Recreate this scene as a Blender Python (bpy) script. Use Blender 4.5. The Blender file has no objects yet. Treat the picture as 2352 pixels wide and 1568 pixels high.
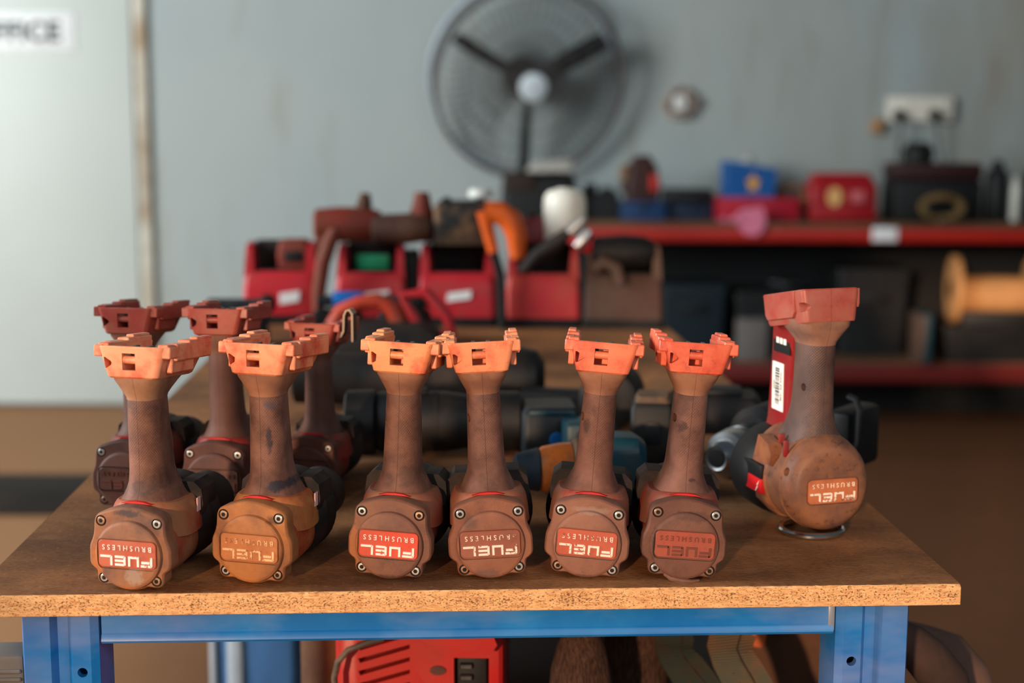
import bpy, bmesh, math, random
from mathutils import Vector, Matrix, Euler
PI = math.pi
random.seed(7)
SC = bpy.context.scene
COL = SC.collection

# ------------------------------------------------------------------ camera, light, exposure
TT = 0.95                      # height of the near tabletop
CAMZ = TT + 0.331
PITCH, ROLL, FPX = 0.1483, -0.0039, 3267.0
cam = bpy.data.cameras.new('camera'); cam_o = bpy.data.objects.new('camera', cam); COL.objects.link(cam_o)
cam.sensor_width = 36.0; cam.lens = 36.0 * FPX / 2352.0; cam.clip_end = 60; cam.clip_start = .05
cam_o.matrix_world = Matrix.Translation((0, 0, CAMZ)) @ Matrix.Rotation(PI/2 - PITCH, 4, 'X') @ Matrix.Rotation(-ROLL, 4, 'Z')
cam.dof.use_dof = True; cam.dof.focus_distance = 1.075; cam.dof.aperture_fstop = 4.0
SC.camera = cam_o
SC.cycles.max_bounces = 6; SC.cycles.diffuse_bounces = 3; SC.cycles.glossy_bounces = 3

w = bpy.data.worlds.new('world'); SC.world = w; w.use_nodes = True
bg = w.node_tree.nodes['Background']; bg.inputs[0].default_value = (.62, .78, .9, 1); bg.inputs[1].default_value = .10

def lamp(name, kind, loc, target, power, color, size=1., size_y=None, angle=None):
    l = bpy.data.lights.new(name, kind); o = bpy.data.objects.new(name, l); COL.objects.link(o)
    l.energy = power; l.color = color
    if kind == 'AREA':
        l.shape = 'RECTANGLE'; l.size = size; l.size_y = size_y or size
    if angle is not None: l.angle = angle
    o.location = loc
    o.rotation_euler = (Vector(target) - Vector(loc)).to_track_quat('-Z', 'Y').to_euler()
    return o
SUN_DIR = Vector((.372, 1.0, -.150))     # low evening sun, shaped by the opening added behind the camera
lamp('sun', 'SUN', Vector((0, 1.05, 1)) - SUN_DIR*9, Vector((0, 1.05, 1)), 3.5, (1, .66, .42), angle=math.radians(2.2))
lamp('roller_door_daylight', 'AREA', (1.6, -1.6, 2.5), (.7, 3.6, 1.0), 46, (.86, .93, .97), 2.4, 2.0)
lamp('side_door_daylight', 'AREA', (-4.9, 1.1, 2.6), (.8, 6.3, 1.1), 520, (.90, .96, .97), 3.0, 2.6)
vs = SC.view_settings
vs.view_transform = 'Standard'; vs.look = 'None'; vs.gamma = 1.0; vs.use_curve_mapping = False; vs.exposure = 0.0

# ------------------------------------------------------------------ helpers
def ray(px, py):
    x, u = (px - 1176)/FPX, (784 - py)/FPX
    cr, sr = math.cos(ROLL), math.sin(ROLL)
    x, u = x*cr + u*sr, -x*sr + u*cr
    cp, sp = math.cos(PITCH), math.sin(PITCH)
    return Vector((x, cp + u*sp, -sp + u*cp))
def at(px, py, z=TT):          # point of a horizontal plane
    r = ray(px, py); k = (z - CAMZ)/r.z
    return Vector((r.x*k, r.y*k, z))
def atY(px, py, Y):            # point of an upright plane
    r = ray(px, py); k = Y/r.y
    return Vector((r.x*k, Y, CAMZ + r.z*k))

def lin(c):
    def f(v):
        v /= 255.0
        return v/12.92 if v <= .04045 else ((v + .055)/1.055)**2.4
    return (f(c[0]), f(c[1]), f(c[2]), 1)

class NT:
    def __init__(s, name):
        s.m = bpy.data.materials.new(name); s.m.use_nodes = True
        s.t = s.m.node_tree; s.b = s.t.nodes['Principled BSDF']
    def n(s, typ, **kw):
        nd = s.t.nodes.new(typ)
        for k, v in kw.items(): setattr(nd, k, v)
        return nd
    def l(s, a, b): s.t.links.new(a, b)
    def math(s, op, a, b=None, clamp=False):
        nd = s.n('ShaderNodeMath', operation=op, use_clamp=clamp)
        for i, v in enumerate((a, b)):
            if v is None: continue
            if isinstance(v, (int, float)): nd.inputs[i].default_value = v
            else: s.l(v, nd.inputs[i])
        return nd.outputs[0]
    def mix(s, fac, a, b, mode='MIX'):
        nd = s.n('ShaderNodeMix', data_type='RGBA', blend_type=mode)
        for i, v in ((0, fac), (6, a), (7, b)):
            if isinstance(v, (int, float)): nd.inputs[i].default_value = v
            elif isinstance(v, tuple): nd.inputs[i].default_value = v
            else: s.l(v, nd.inputs[i])
        return nd.outputs[2]
    def coords(s, rnd=True):
        tc = s.n('ShaderNodeTexCoord')
        if not rnd: return tc.outputs['Object']
        oi = s.n('ShaderNodeObjectInfo')
        ad = s.n('ShaderNodeVectorMath', operation='ADD'); mu = s.math('MULTIPLY', oi.outputs['Random'], 17.0)
        s.l(tc.outputs['Object'], ad.inputs[0]); s.l(mu, ad.inputs[1])
        return ad.outputs[0]
    def noise(s, co, scale, detail=4, rough=.6, stretch=None):
        nd = s.n('ShaderNodeTexNoise'); nd.inputs['Scale'].default_value = scale
        nd.inputs['Detail'].default_value = detail; nd.inputs['Roughness'].default_value = rough
        if stretch:
            mp = s.n('ShaderNodeMapping'); mp.inputs['Scale'].default_value = stretch
            s.l(co, mp.inputs[0]); co = mp.outputs[0]
        s.l(co, nd.inputs['Vector']); return nd.outputs[0]
    def ramp(s, f, a, b):
        nd = s.n('ShaderNodeMapRange'); nd.inputs[1].default_value = a; nd.inputs[2].default_value = b
        s.l(f, nd.inputs[0]); return nd.outputs[0]
    def bump(s, h, strength=.3, dist=.001):
        nd = s.n('ShaderNodeBump'); nd.inputs['Strength'].default_value = strength; nd.inputs['Distance'].default_value = dist
        s.l(h, nd.inputs['Height']); s.l(nd.outputs[0], s.b.inputs['Normal'])
    def fin(s, color=None, rough=.6, metal=0., spec=.4):
        if color is not None:
            if isinstance(color, tuple): s.b.inputs['Base Color'].default_value = color
            else: s.l(color, s.b.inputs['Base Color'])
        s.b.inputs['Roughness'].default_value = rough; s.b.inputs['Metallic'].default_value = metal
        s.b.inputs['Specular IOR Level'].default_value = spec
        return s.m

MATS = {}
def dusty(name, base, dust, amt=.5, rough=.6, sc=45, grime=.35, spec=.3, seam=False, grip=False, grimecol=(40, 26, 22), bump=.15, stains=()):
    """plastic or rubber under workshop dust: base, blotches of dust, dark grime specks"""
    if name in MATS: return MATS[name]
    k = NT(name); co = k.coords()
    n1 = k.noise(co, sc, 6, .62)
    f = k.ramp(n1, .62 - amt*.5, .86 - amt*.5)
    c = k.mix(f, lin(base), lin(dust))
    n2 = k.noise(co, sc*3.3, 5, .7)
    g = k.math('MULTIPLY', k.ramp(n2, .56, .74), grime)
    c = k.mix(g, c, lin(grimecol))
    n4 = k.noise(co, sc*.45, 3, .5)
    c = k.mix(k.math('MULTIPLY', k.ramp(n4, .45, .75), .35), c, lin(tuple(min(255, int(v*1.25)) for v in dust)))
    n3 = k.noise(co, 900, 2, .5)
    h = n3
    for (cx, cz, rx, rz, colr, st) in stains:      # marks with a shape of their own, on the side facing the operator
        tc2 = k.n('ShaderNodeTexCoord'); s2 = k.n('ShaderNodeSeparateXYZ'); k.l(tc2.outputs['Object'], s2.inputs[0])
        ax = k.math('DIVIDE', k.math('SUBTRACT', s2.outputs[0], cx), rx); az = k.math('DIVIDE', k.math('SUBTRACT', s2.outputs[2], cz), rz)
        rr = k.math('ADD', k.math('MULTIPLY', ax, ax), k.math('MULTIPLY', az, az))
        rr = k.math('ADD', rr, k.math('MULTIPLY', k.math('SUBTRACT', k.noise(tc2.outputs['Object'], 260, 4, .65), .5), 2.6))
        c = k.mix(k.math('MULTIPLY', k.math('SUBTRACT', 1.0, k.ramp(rr, .3, 1.1)), st), c, lin(colr))
    if grip or seam:
        tc = k.n('ShaderNodeTexCoord'); sx = k.n('ShaderNodeSeparateXYZ'); k.l(tc.outputs['Object'], sx.inputs[0])
        wob = k.math('MULTIPLY', k.math('SUBTRACT', k.noise(tc.outputs['Object'], 60, 2), .5), .0008)
        ln = k.math('ABSOLUTE', k.math('ADD', sx.outputs[0], wob))
        back = k.math('LESS_THAN', sx.outputs[1], .045)
        s_ = k.math('MULTIPLY', k.math('SUBTRACT', 1.0, k.ramp(ln, .0001, .0003)), back, True)
        c = k.mix(k.math('MULTIPLY', s_, .5), c, lin((60, 34, 26)))
        h = k.math('SUBTRACT', k.math('MULTIPLY', h, .3), k.math('MULTIPLY', s_, 1.5))
    if grip:
        ang = k.math('ARCTAN2', sx.outputs[0], k.math('SUBTRACT', .040, sx.outputs[1]))
        u = k.math('MULTIPLY', ang, 28.0); v = k.math('MULTIPLY', sx.outputs[2], 1350.0)
        u2 = k.math('MULTIPLY', u, 1.15)
        p = k.math('MULTIPLY', k.math('SINE', k.math('ADD', u2, v)), k.math('SINE', k.math('SUBTRACT', u2, v)))
        p = k.math('ABSOLUTE', p)
        z1 = k.ramp(sx.outputs[2], .070, .088)
        p = k.math('MULTIPLY', k.math('POWER', p, .5), z1)
        h = k.math('ADD', h, k.math('MULTIPLY', p, .8))
        dk = k.math('MULTIPLY', k.math('SUBTRACT', 1.0, k.math('MINIMUM', k.math('MULTIPLY', p, 2.2), 1.0)), k.math('MULTIPLY', z1, .16))
        c = k.mix(dk, c, lin((60, 34, 28)))
    k.bump(h, .45 if grip else bump, .0006)
    MATS[name] = k.fin(c, rough, 0, spec); return MATS[name]
def plain(name, color, rough=.6, metal=0., spec=.4, var=.12, sc=20, emis=None):
    if name in MATS: return MATS[name]
    k = NT(name); co = k.coords(); n1 = k.noise(co, sc, 4, .6)
    a = lin(tuple(v*(1 - var) for v in color)); b = lin(tuple(min(255, v*(1 + var)) for v in color))
    c = k.mix(n1, a, b)
    MATS[name] = k.fin(c, rough, metal, spec); return MATS[name]

class MB:
    def __init__(s): s.v = []; s.f = []; s.mi = []; s.m = 0
    def add(s, vs, fs, M=None):
        o = len(s.v)
        s.v += [tuple(M @ Vector(p)) if M else tuple(p) for p in vs]
        for f in fs: s.f.append(tuple(o + i for i in f)); s.mi.append(s.m)
        return s
    def loft(s, rings, c0=True, c1=True, M=None):
        n = len(rings[0]); vs = [p for r in rings for p in r]; fs = []
        for i in range(len(rings) - 1):
            for j in range(n):
                a, b = i*n + j, i*n + (j + 1) % n
                fs.append((a, b, b + n, a + n))
        if c0: fs.append(tuple(range(n))[::-1])
        if c1: fs.append(tuple((len(rings) - 1)*n + j for j in range(n)))
        return s.add(vs, fs, M)
    def box(s, x0, x1, y0, y1, z0, z1, bev=0., M=None, seg=2):
        bm = bmesh.new(); bmesh.ops.create_cube(bm, size=1)
        for v in bm.verts:
            v.co = Vector((x0 + (v.co.x + .5)*(x1 - x0), y0 + (v.co.y + .5)*(y1 - y0), z0 + (v.co.z + .5)*(z1 - z0)))
        if bev: bmesh.ops.bevel(bm, geom=bm.edges[:], offset=min(bev, .45*min(x1-x0, y1-y0, z1-z0)), segments=seg, affect='EDGES', profile=.5)
        bm.verts.index_update()
        s.add([v.co.copy() for v in bm.verts], [[v.index for v in f.verts] for f in bm.faces], M); bm.free(); return s
    def lathe(s, prof, axis='y', c=(0, 0, 0), n=32, M=None, sq=1.0):
        rings = []
        for t, r in prof:
            ring = []
            for j in range(n):
                a = 2*PI*j/n; p, q = r*math.cos(a), r*math.sin(a)*sq
                if axis == 'y': ring.append((c[0] + p, c[1] + t, c[2] - q))
                elif axis == 'x': ring.append((c[0] + t, c[1] + p, c[2] + q))
                else: ring.append((c[0] + p, c[1] + q, c[2] + t))
            rings.append(ring)
        return s.loft(rings, True, True, M)
    def tube(s, pts, r, n=8, closed=False, M=None):
        pts = [Vector(p) for p in pts]; rings = []; N = len(pts); up = None
        for i, p in enumerate(pts):
            if closed: t = pts[(i + 1) % N] - pts[i - 1]
            else: t = pts[min(i + 1, N - 1)] - pts[max(i - 1, 0)]
            t.normalize()
            if up is None:
                up = t.orthogonal().normalized()
            up = (up - t*up.dot(t)).normalized(); q = t.cross(up)
            rr = r[i] if isinstance(r, (list, tuple)) else r
            rings.append([p + up*(rr*math.cos(2*PI*j/n)) + q*(rr*math.sin(2*PI*j/n)) for j in range(n)])
        if closed: rings.append(rings[0]); return s.loft(rings, False, False, M)
        return s.loft(rings, True, True, M)
    def ribbon(s, pts, wdir, wid, th, M=None):
        pts = [Vector(p) for p in pts]; rings = []; N = len(pts); wd = Vector(wdir).normalized()
        for i, p in enumerate(pts):
            t = (pts[min(i + 1, N - 1)] - pts[max(i - 1, 0)]).normalized()
            a = (wd - t*wd.dot(t)).normalized(); b = t.cross(a)
            rings.append([p + a*(wid*sx/2) + b*(th*sy/2) for sx, sy in ((-1, -1), (-.33, -1), (.33, -1), (1, -1), (1, 1), (.33, 1), (-.33, 1), (-1, 1))])
        return s.loft(rings, True, True, M)
    def prism(s, outline, y0, y1, M=None):           # outline of (x,z), pushed along y
        return s.loft([[(x, y0, z) for x, z in outline], [(x, y1, z) for x, z in outline]], True, True, M)
    def mesh(s, name, scale=1., smooth=35):
        me = bpy.data.meshes.new(name); me.from_pydata([(a*scale, b*scale, c*scale) for a, b, c in s.v], [], s.f)
        me.polygons.foreach_set('material_index', s.mi)
        bm = bmesh.new(); bm.from_mesh(me); bmesh.ops.recalc_face_normals(bm, faces=bm.faces[:]); bm.to_mesh(me); bm.free()
        if smooth:
            me.polygons.foreach_set('use_smooth', [True]*len(me.polygons)); me.set_sharp_from_angle(angle=math.radians(smooth))
        me.update(); return me

def link(name, me, mats, parent=None):
    if not isinstance(mats, (list, tuple)): mats = [mats]
    if len(me.materials) == 0:
        for m in mats: me.materials.append(m)
    else:
        for i, m in enumerate(mats):
            if i < len(me.materials): me.materials[i] = m
            else: me.materials.append(m)
    o = bpy.data.objects.new(name, me); COL.objects.link(o)
    if parent: o.parent = parent
    return o
def part(name, mb, mats, parent, scale=1., smooth=35):
    return link(name, mb.mesh(name, scale, smooth), mats, parent)
def tag(o, label, cat, group=None, kind=None):
    if label: o['label'] = label
    if cat: o['category'] = cat
    if group: o['group'] = group
    if kind: o['kind'] = kind
    return o
def thing(name, label, cat, loc=(0, 0, 0), rot=(0, 0, 0), group=None, scale=1.):
    o = bpy.data.objects.new(name, None); COL.objects.link(o); o.empty_display_size = .05
    o.location = loc; o.rotation_euler = rot; o.scale = (scale,)*3
    return tag(o, label, cat, group)
def solo(name, mb, mats, label, cat, loc=(0, 0, 0), rot=(0, 0, 0), group=None, scale=1., smooth=35):
    o = link(name, mb.mesh(name, scale, smooth), mats); o.location = loc; o.rotation_euler = rot
    return tag(o, label, cat, group)
def struct(name, mb, mats, parent=None, smooth=35):
    o = link(name, mb.mesh(name, 1., smooth), mats, parent)
    if not parent: o['kind'] = 'structure'
    return o
def cut(me, cutters):
    """real holes: boolean difference, evaluated straight to a mesh"""
    a = bpy.data.objects.new('tmp_a', me); COL.objects.link(a); tmp = [a]
    for c in cutters:
        cm = c.mesh('tmp_c', 1., 0); b = bpy.data.objects.new('tmp_b', cm); COL.objects.link(b); tmp.append(b)
        md = a.modifiers.new('cut', 'BOOLEAN'); md.object = b; md.operation = 'DIFFERENCE'; md.solver = 'EXACT'
    dg = bpy.context.evaluated_depsgraph_get()
    out = bpy.data.meshes.new_from_object(a.evaluated_get(dg), depsgraph=dg)
    for o in tmp: bpy.data.objects.remove(o)
    out.polygons.foreach_set('use_smooth', [True]*len(out.polygons)); out.set_sharp_from_angle(angle=math.radians(35))
    return out
def mb_from(me, mi=0):
    m = MB(); m.m = mi; return m.add([v.co.copy() for v in me.vertices], [list(p.vertices) for p in me.polygons])
def rrect(hw, y0, y1, r, z, n=6):
    pts = []
    for cx, cy, a0 in ((hw - r, y1 - r, 0), (-hw + r, y1 - r, PI/2), (-hw + r, y0 + r, PI), (hw - r, y0 + r, 1.5*PI)):
        for j in range(n): a = a0 + PI/2*j/(n - 1); pts.append((cx + r*math.cos(a), cy + r*math.sin(a), z))
    return pts
def rrect2(w, h, r, n=6, cx=0, cz=0):
    return [(cx + x, cz + y) for x, y, _ in rrect(w/2, -h/2, h/2, r, 0, n)]
def sell(hw, hd, yc, z, e=2.4, n=36):
    pts = []
    for j in range(n):
        a = 2*PI*j/n; c, s_ = math.cos(a), math.sin(a)
        pts.append((hw*math.copysign(abs(c)**(2/e), c), yc + hd*math.copysign(abs(s_)**(2/e), s_), z))
    return pts
def text_mesh(txt, size, ext, spacing=1., align='CENTER', bold=0.):
    cu = bpy.data.curves.new('t', 'FONT'); cu.body = txt; cu.size = size; cu.extrude = ext; cu.offset = bold; cu.space_character = spacing
    cu.align_x = align; cu.resolution_u = 3
    o = bpy.data.objects.new('t', cu); COL.objects.link(o); dg = bpy.context.evaluated_depsgraph_get()
    me = bpy.data.meshes.new_from_object(o.evaluated_get(dg), depsgraph=dg); bpy.data.objects.remove(o)
    return me

# ------------------------------------------------------------------ setting
WALLY = 6.5
k = NT('painted_wall'); co = k.coords(False)
n1 = k.noise(co, .9, 4, .6); c = k.mix(k.ramp(n1, .35, .7), lin((156, 166, 166)), lin((166, 172, 168)))
n2 = k.noise(co, 2.0, 5, .6, (3.2, 1, .5)); c = k.mix(k.math('MULTIPLY', k.ramp(n2, .56, .74), .55), c, lin((136, 120, 98)))
sx_ = k.n('ShaderNodeSeparateXYZ'); k.l(co, sx_.inputs[0])
st_ = k.math('MULTIPLY', k.ramp(sx_.outputs[0], .6, 2.3), k.ramp(k.noise(co, 1.6, 4, .6, (2.2, 1, .6)), .32, .62))
c = k.mix(k.math('MULTIPLY', st_, .48), c, lin((134, 112, 84)))
WALL = k.fin(c, .55, 0, .3)
struct('wall_back', MB().box(-6, 6, WALLY, WALLY + .12, 0, 3.6), WALL)
k = NT('concrete_floor'); co = k.coords(False)
n1 = k.noise(co, .8, 6, .6); c = k.mix(n1, lin((90, 53, 31)), lin((120, 77, 47)))
n2 = k.noise(co, 9, 6, .7); c = k.mix(k.math('MULTIPLY', k.ramp(n2, .5, .75), .4), c, lin((84, 58, 40)))
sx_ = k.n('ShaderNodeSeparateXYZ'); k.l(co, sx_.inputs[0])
c = k.mix(k.math('MULTIPLY', k.ramp(k.math('ADD', sx_.outputs[0], k.math('MULTIPLY', n1, .5)), -.3, -1.0), .75), c, lin((176, 128, 88)))  # left side painted lighter, standing in for stronger light on the floor
k.bump(n2, .2, .002)
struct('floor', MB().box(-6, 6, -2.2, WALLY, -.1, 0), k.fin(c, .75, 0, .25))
# unseen wall added behind the camera, its opening sized to clip the sun beam
wm = MB()
WX0, WX1, WZ0, WZ1, WY = -1.52, -.72, .86, 1.92, -2.0
wm.box(-7, WX0, WY - .1, WY, 0, 3.6); wm.box(WX1, 6, WY - .1, WY, 0, 3.6)
wm.box(WX0, WX1, WY - .1, WY, 0, WZ0); wm.box(WX0, WX1, WY - .1, WY, WZ1, 3.6)
struct('wall_sun_blocker', wm, WALL)

# office door in the back wall
DOORW = plain('white_door_paint', (196, 202, 196), .45, 0, .35, .03, 2)
TRIM = dusty('dirty_door_trim', (205, 200, 186), (160, 138, 112), .42, .6, 5, .2)
dj = atY(318, 500, WALLY - .03).x
struct('door_1', MB().box(dj - 1.02, dj, WALLY - .045, WALLY - .005, .02, 2.12, .004), DOORW)
tm = MB(); tm.box(dj + .004, dj + .058, WALLY - .035, WALLY - .002, 0, 2.18, .006); tm.box(dj - 1.08, dj - 1.024, WALLY - .06, WALLY - .002, 0, 2.18, .006); tm.box(dj - 1.024, dj + .004, WALLY - .06, WALLY - .002, 2.124, 2.18, .006)
struct('trim_1', tm, TRIM)
sg = thing('office_sign', 'white sign lettered OFFICE on the white door', 'sign', atY(35, 72, WALLY - .047))
part('sign_plate', MB().box(-.285, .265, -.004, 0, -.085, .085, .002), plain('sign_white', (232, 236, 234), .4), sg)
me = text_mesh('OFFICE', .118, .0012, 1.06, 'CENTER', .0045); me.transform(Matrix.Translation((-.0, -.0052, -.04)) @ Matrix.Rotation(PI/2, 4, 'X'))
link('lettering', me, plain('sign_ink', (22, 26, 30), .5), sg)
# dark mat on the floor by the door
a0, a1 = at(-120, 1086, .012), at(-120, 1176, .012)
mt = solo('rubber_mat', MB().box(-1.7, .55, a1.y, a0.y, 0, .012, .004), dusty('mat_rubber', (28, 20, 16), (46, 34, 26), .3, .8, 8),
          'black rubber floor mat on the brown floor near the office door', 'mat', (-1.35, 0, 0))

# ------------------------------------------------------------------ near workbench
YAW = .0502
D_ = Vector((-math.sin(YAW), math.cos(YAW), 0)); R_ = Vector((math.cos(YAW), math.sin(YAW), 0))
CORN = Vector((.3322, 1.0115, 0)); TW, TL, TH = .72, 1.50, .0160
wb = thing('workbench', 'blue steel framed workbench with a worn chipboard top carrying the dusty tools', 'table', tuple(CORN), (0, 0, YAW))
# board: top with a frayed front arris
k = NT('worn_board_top'); co = k.coords(False)
n1 = k.noise(co, 7, 6, .65, (1, 1.6, 1)); c = k.mix(k.ramp(n1, .32, .68), lin((104, 66, 43)), lin((164, 110, 68)))
n2 = k.noise(co, 60, 6, .75, (.45, 1.3, 1)); c = k.mix(k.math('MULTIPLY', k.ramp(n2, .56, .8), .5), c, lin((178, 140, 104)))
n5 = k.noise(co, 4.2, 4, .55); c = k.mix(k.math('MULTIPLY', k.ramp(n5, .52, .66), .5), c, lin((70, 45, 33)))
n3 = k.noise(co, 260, 3, .7); c = k.mix(k.math('MULTIPLY', k.ramp(n3, .6, .76), .5), c, lin((196, 164, 130)))
n6 = k.noise(co, 480, 3, .6, (.4, 1, 1)); c = k.mix(k.math('MULTIPLY', k.ramp(n6, .5, .72), .55), c, lin((54, 36, 28)))
n7 = k.noise(co, 24, 5, .7, (.5, 1.5, 1)); c = k.mix(k.math('MULTIPLY', k.ramp(n7, .55, .72), .5), c, lin((160, 118, 82)))
k.bump(k.math('ADD', n2, n6), .4, .0010); BTOP = k.fin(c, .68, 0, .16)
k = NT('chipboard_edge'); co = k.coords(False)
v1 = k.n('ShaderNodeTexVoronoi'); v1.inputs['Scale'].default_value = 1.
mp = k.n('ShaderNodeMapping'); mp.inputs['Scale'].default_value = (190, 190, 800); k.l(co, mp.inputs[0]); k.l(mp.outputs[0], v1.inputs['Vector'])
sp = k.n('ShaderNodeSeparateColor'); k.l(v1.outputs['Color'], sp.inputs[0])
c = k.mix(sp.outputs[0], lin((208, 154, 102)), lin((228, 178, 124)))
c = k.mix(k.math('MULTIPLY', k.ramp(sp.outputs[1], .8, 1.), .6), c, lin((182, 116, 70)))
n2 = k.noise(co, 1000, 3, .6, (.6, .6, 1.1)); n4 = k.noise(co, 40, 2, .5)
sz = k.n('ShaderNodeSeparateXYZ'); k.l(co, sz.inputs[0])
mid = k.math('SUBTRACT', 1.0, k.math('MULTIPLY', k.math('ABSOLUTE', k.math('SUBTRACT', sz.outputs[2], TT - TH/2)), 120.))
thr = k.math('ADD', k.math('MULTIPLY', n4, .16), k.math('MULTIPLY', mid, .08))
pit = k.ramp(k.math('ADD', n2, thr), .70, .75)
c = k.mix(k.math('MULTIPLY', pit, .85), c, lin((92, 52, 26)))
hh = k.math('SUBTRACT', k.math('MULTIPLY', sp.outputs[0], .3), pit); k.bump(hh, .6, .0006)
BEDGE = k.fin(c, .75, 0, .2)
m = MB(); N = 240; rows = []
for i in range(N + 1):
    x = -TW + TW*i/N
    j1, j2, j3 = random.uniform(-.0006, .0003), random.uniform(-.0005, .0004), random.uniform(-.0004, .0004)
    if random.random() < .05: j1 -= .0012; j2 -= .0008
    rows.append([(x, 0 + j3, TT - TH + .0006), (x, .0005 + j3*.5, TT - .0012 + j1*.6), (x, .0012 + abs(j2)*2, TT + j1*.3), (x, .006, TT), (x, TL, TT), (x, TL, TT - TH), (x, .001, TT - TH)])
vs_ = [p for r in rows for p in r]; q = 7
for i in range(N):
    for j in range(q):
        m.m = 0 if j in (2, 3) else 1
        m.add([], []); a, b = i*q + j, i*q + (j + 1) % q
        m.f.append((a, b, b + q, a + q)); m.mi.append(m.m)
m.v = [tuple(p) for p in vs_]
m.f += [tuple(range(q)), tuple(N*q + j for j in range(q))[::-1]]; m.mi += [1, 1]
part('tabletop', m, [BTOP, BEDGE], wb, 1, 40)
# blue frame
k = NT('blue_powder_coat'); co = k.coords(False)
n1 = k.noise(co, 14, 5, .6); c = k.mix(k.ramp(n1, .4, .7), lin((10, 104, 178)), lin((30, 122, 192)))
n2 = k.noise(co, 90, 5, .7, (.5, 1, 1.4)); c = k.mix(k.math('MULTIPLY', k.ramp(n2, .63, .74), .55), c, lin((20, 78, 140)))
n3 = k.noise(co, 6, 4, .6, (1, 1, 3)); c = k.mix(k.math('MULTIPLY', k.ramp(n3, .42, .66), .34), c, lin((160, 160, 192)))
BLUE = k.fin(c, .34, 0, .5); DARK = plain('dark_void', (14, 14, 16), .8)
zt = TT - TH
def upright(flip):
    # racking upright: stepped front, returns running back; x from 0 (outer) inwards
    pr = [(0, 0), (.002, -.004), (.021, -.004), (.0235, 0), (.026, .006), (.031, .006), (.034, -.0005), (.0365, -.004), (.050, -.004), (.0555, 0), (.0555, .004), (.0575, .012), (.0575, .034), (.0555, .034), (.0555, .014), (.052, .002), (.0005, .004), (.002, .034), (0, .034)]
    f = -1 if flip else 1
    mb = MB()
    mb.loft([[(x*f, y, 0) for x, y in pr], [(x*f, y, zt) for x, y in pr]])
    me = mb.mesh('leg', 1., 0)
    cs = []
    for i in range(14):
        c_ = MB(); c_.lathe([(-.03, .0037), (.03, .0037)], 'y', (.0435*f, 0, zt - .0490 - i*.05), 20); cs.append(c_)
    big = MB()
    for c_ in cs: big.add(c_.v, c_.f)
    return cut(me, [big])
FX0, FX1 = -.690, -.0310
for nm_x, flip, yy in ((FX0, False, .022), (FX1, True, .022), (FX0, False, TL - .08), (FX1, True, TL - .08)):
    l_ = link('leg', upright(flip), [BLUE], wb); l_.location = (nm_x, yy, 0)
    h_ = part('web', MB().box(min(.005*(-1 if flip else 1), .0535*(-1 if flip else 1)), max(.005*(-1 if flip else 1), .0535*(-1 if flip else 1)), .028, .03, 0, zt - .002), [BLUE], l_)
rx0, rx1 = FX0 + .0575, FX1 - .0575
rl = MB(); rl.loft([[(x, y, z) for y, z in ((.024, zt), (.022, zt - .002), (.022, zt - .0205), (.0205, zt - .022), (.0195, zt - .0260), (.021, zt - .028), (.060, zt - .028), (.060, zt))] for x in (rx0, rx1)])
fr = part('front_rail', rl, [BLUE], wb)
part('weld', MB().box(rx1 - .004, rx1 + .001, .0208, .024, zt - .026, zt - .001, .0008), [plain('weld_steel', (176, 186, 200), .35, .6, .5)], fr)
part('rear_rail', MB().box(rx0, rx1, TL - .06, TL - .02, zt - .04, zt, .003), [BLUE], wb)
for x in (FX0 + .004, FX1 - .044):
    part('side_rail', MB().box(x, x + .04, .075, TL - .09, zt - .04, zt, .003), [BLUE], wb)
part('rear_brace', MB().box(rx0, rx1, TL - .05, TL - .02, .08, .11, .003), [BLUE], wb)

# ------------------------------------------------------------------ cordless drill (mm, base of the cap at the origin, handle up)
AX = 28.0
def inside(x, z, base_r=27.8):
    if x*x + z*z <= base_r**2: return True
    if abs(x) < 31.4 and abs(z + 3) < 9.5: return True
    if 0 < z < 25 and abs(x) < 31.0 - .22*z: return True
    if abs(x) < 23 and 0 < z < 34.3 - .012*x*x: return True
    for sx, sz in SCREWS:
        if (x - sx)**2 + (z - sz)**2 <= 6.2**2: return True
    return False
SCREWS = [(-21.4, 23.2), (21.4, 23.2), (-20.2, -19.2), (20.2, -19.2)]
def cap_outline(n=96):
    pts = []
    for j in range(n):
        a = 2*PI*j/n; r = 38.0
        while r > 5 and not inside(r*math.cos(a), r*math.sin(a)): r -= .15
        pts.append((a, r))
    rs = [p[1] for p in pts]
    for _ in range(3): rs = [(rs[j - 1] + 2*rs[j] + rs[(j + 1) % n])/4 for j in range(n)]
    return [(pts[j][0], rs[j]) for j in range(n)]
CO = cap_outline()
def cap_ring(y, d): return [((r - d)*math.cos(a), y, AX + (r - d)*math.sin(a)) for a, r in CO]
def S(mb): mb.v = [(x*.001, y*.001, z*.001) for x, y, z in mb.v]; return mb
flange = MB().loft([cap_ring(15, .4), cap_ring(3.2, 0), cap_ring(1.6, .5), cap_ring(.6, 1.6)])
wells = MB()
for sx, sz in SCREWS: wells.lathe([(-3, 4.1), (2.6, 4.1)], 'y', (sx, 0, AX + sz), 20)
flange_me = cut(S(flange).mesh('flange', 1, 0), [S(wells)])
PLW, PLH, PLZ = 44.0, 20.0, .4
disc = MB().lathe([(3, 25.6), (-1.0, 25.4), (-2.4, 24.8), (-3.3, 23.4), (-3.5, 22.6)], 'y', (0, 0, AX - .6), 64)
rec = MB().prism(rrect2(PLW + 2.4, PLH + 2.4, 4.4, 6, 0, AX + PLZ), -6, -1.6)
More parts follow.
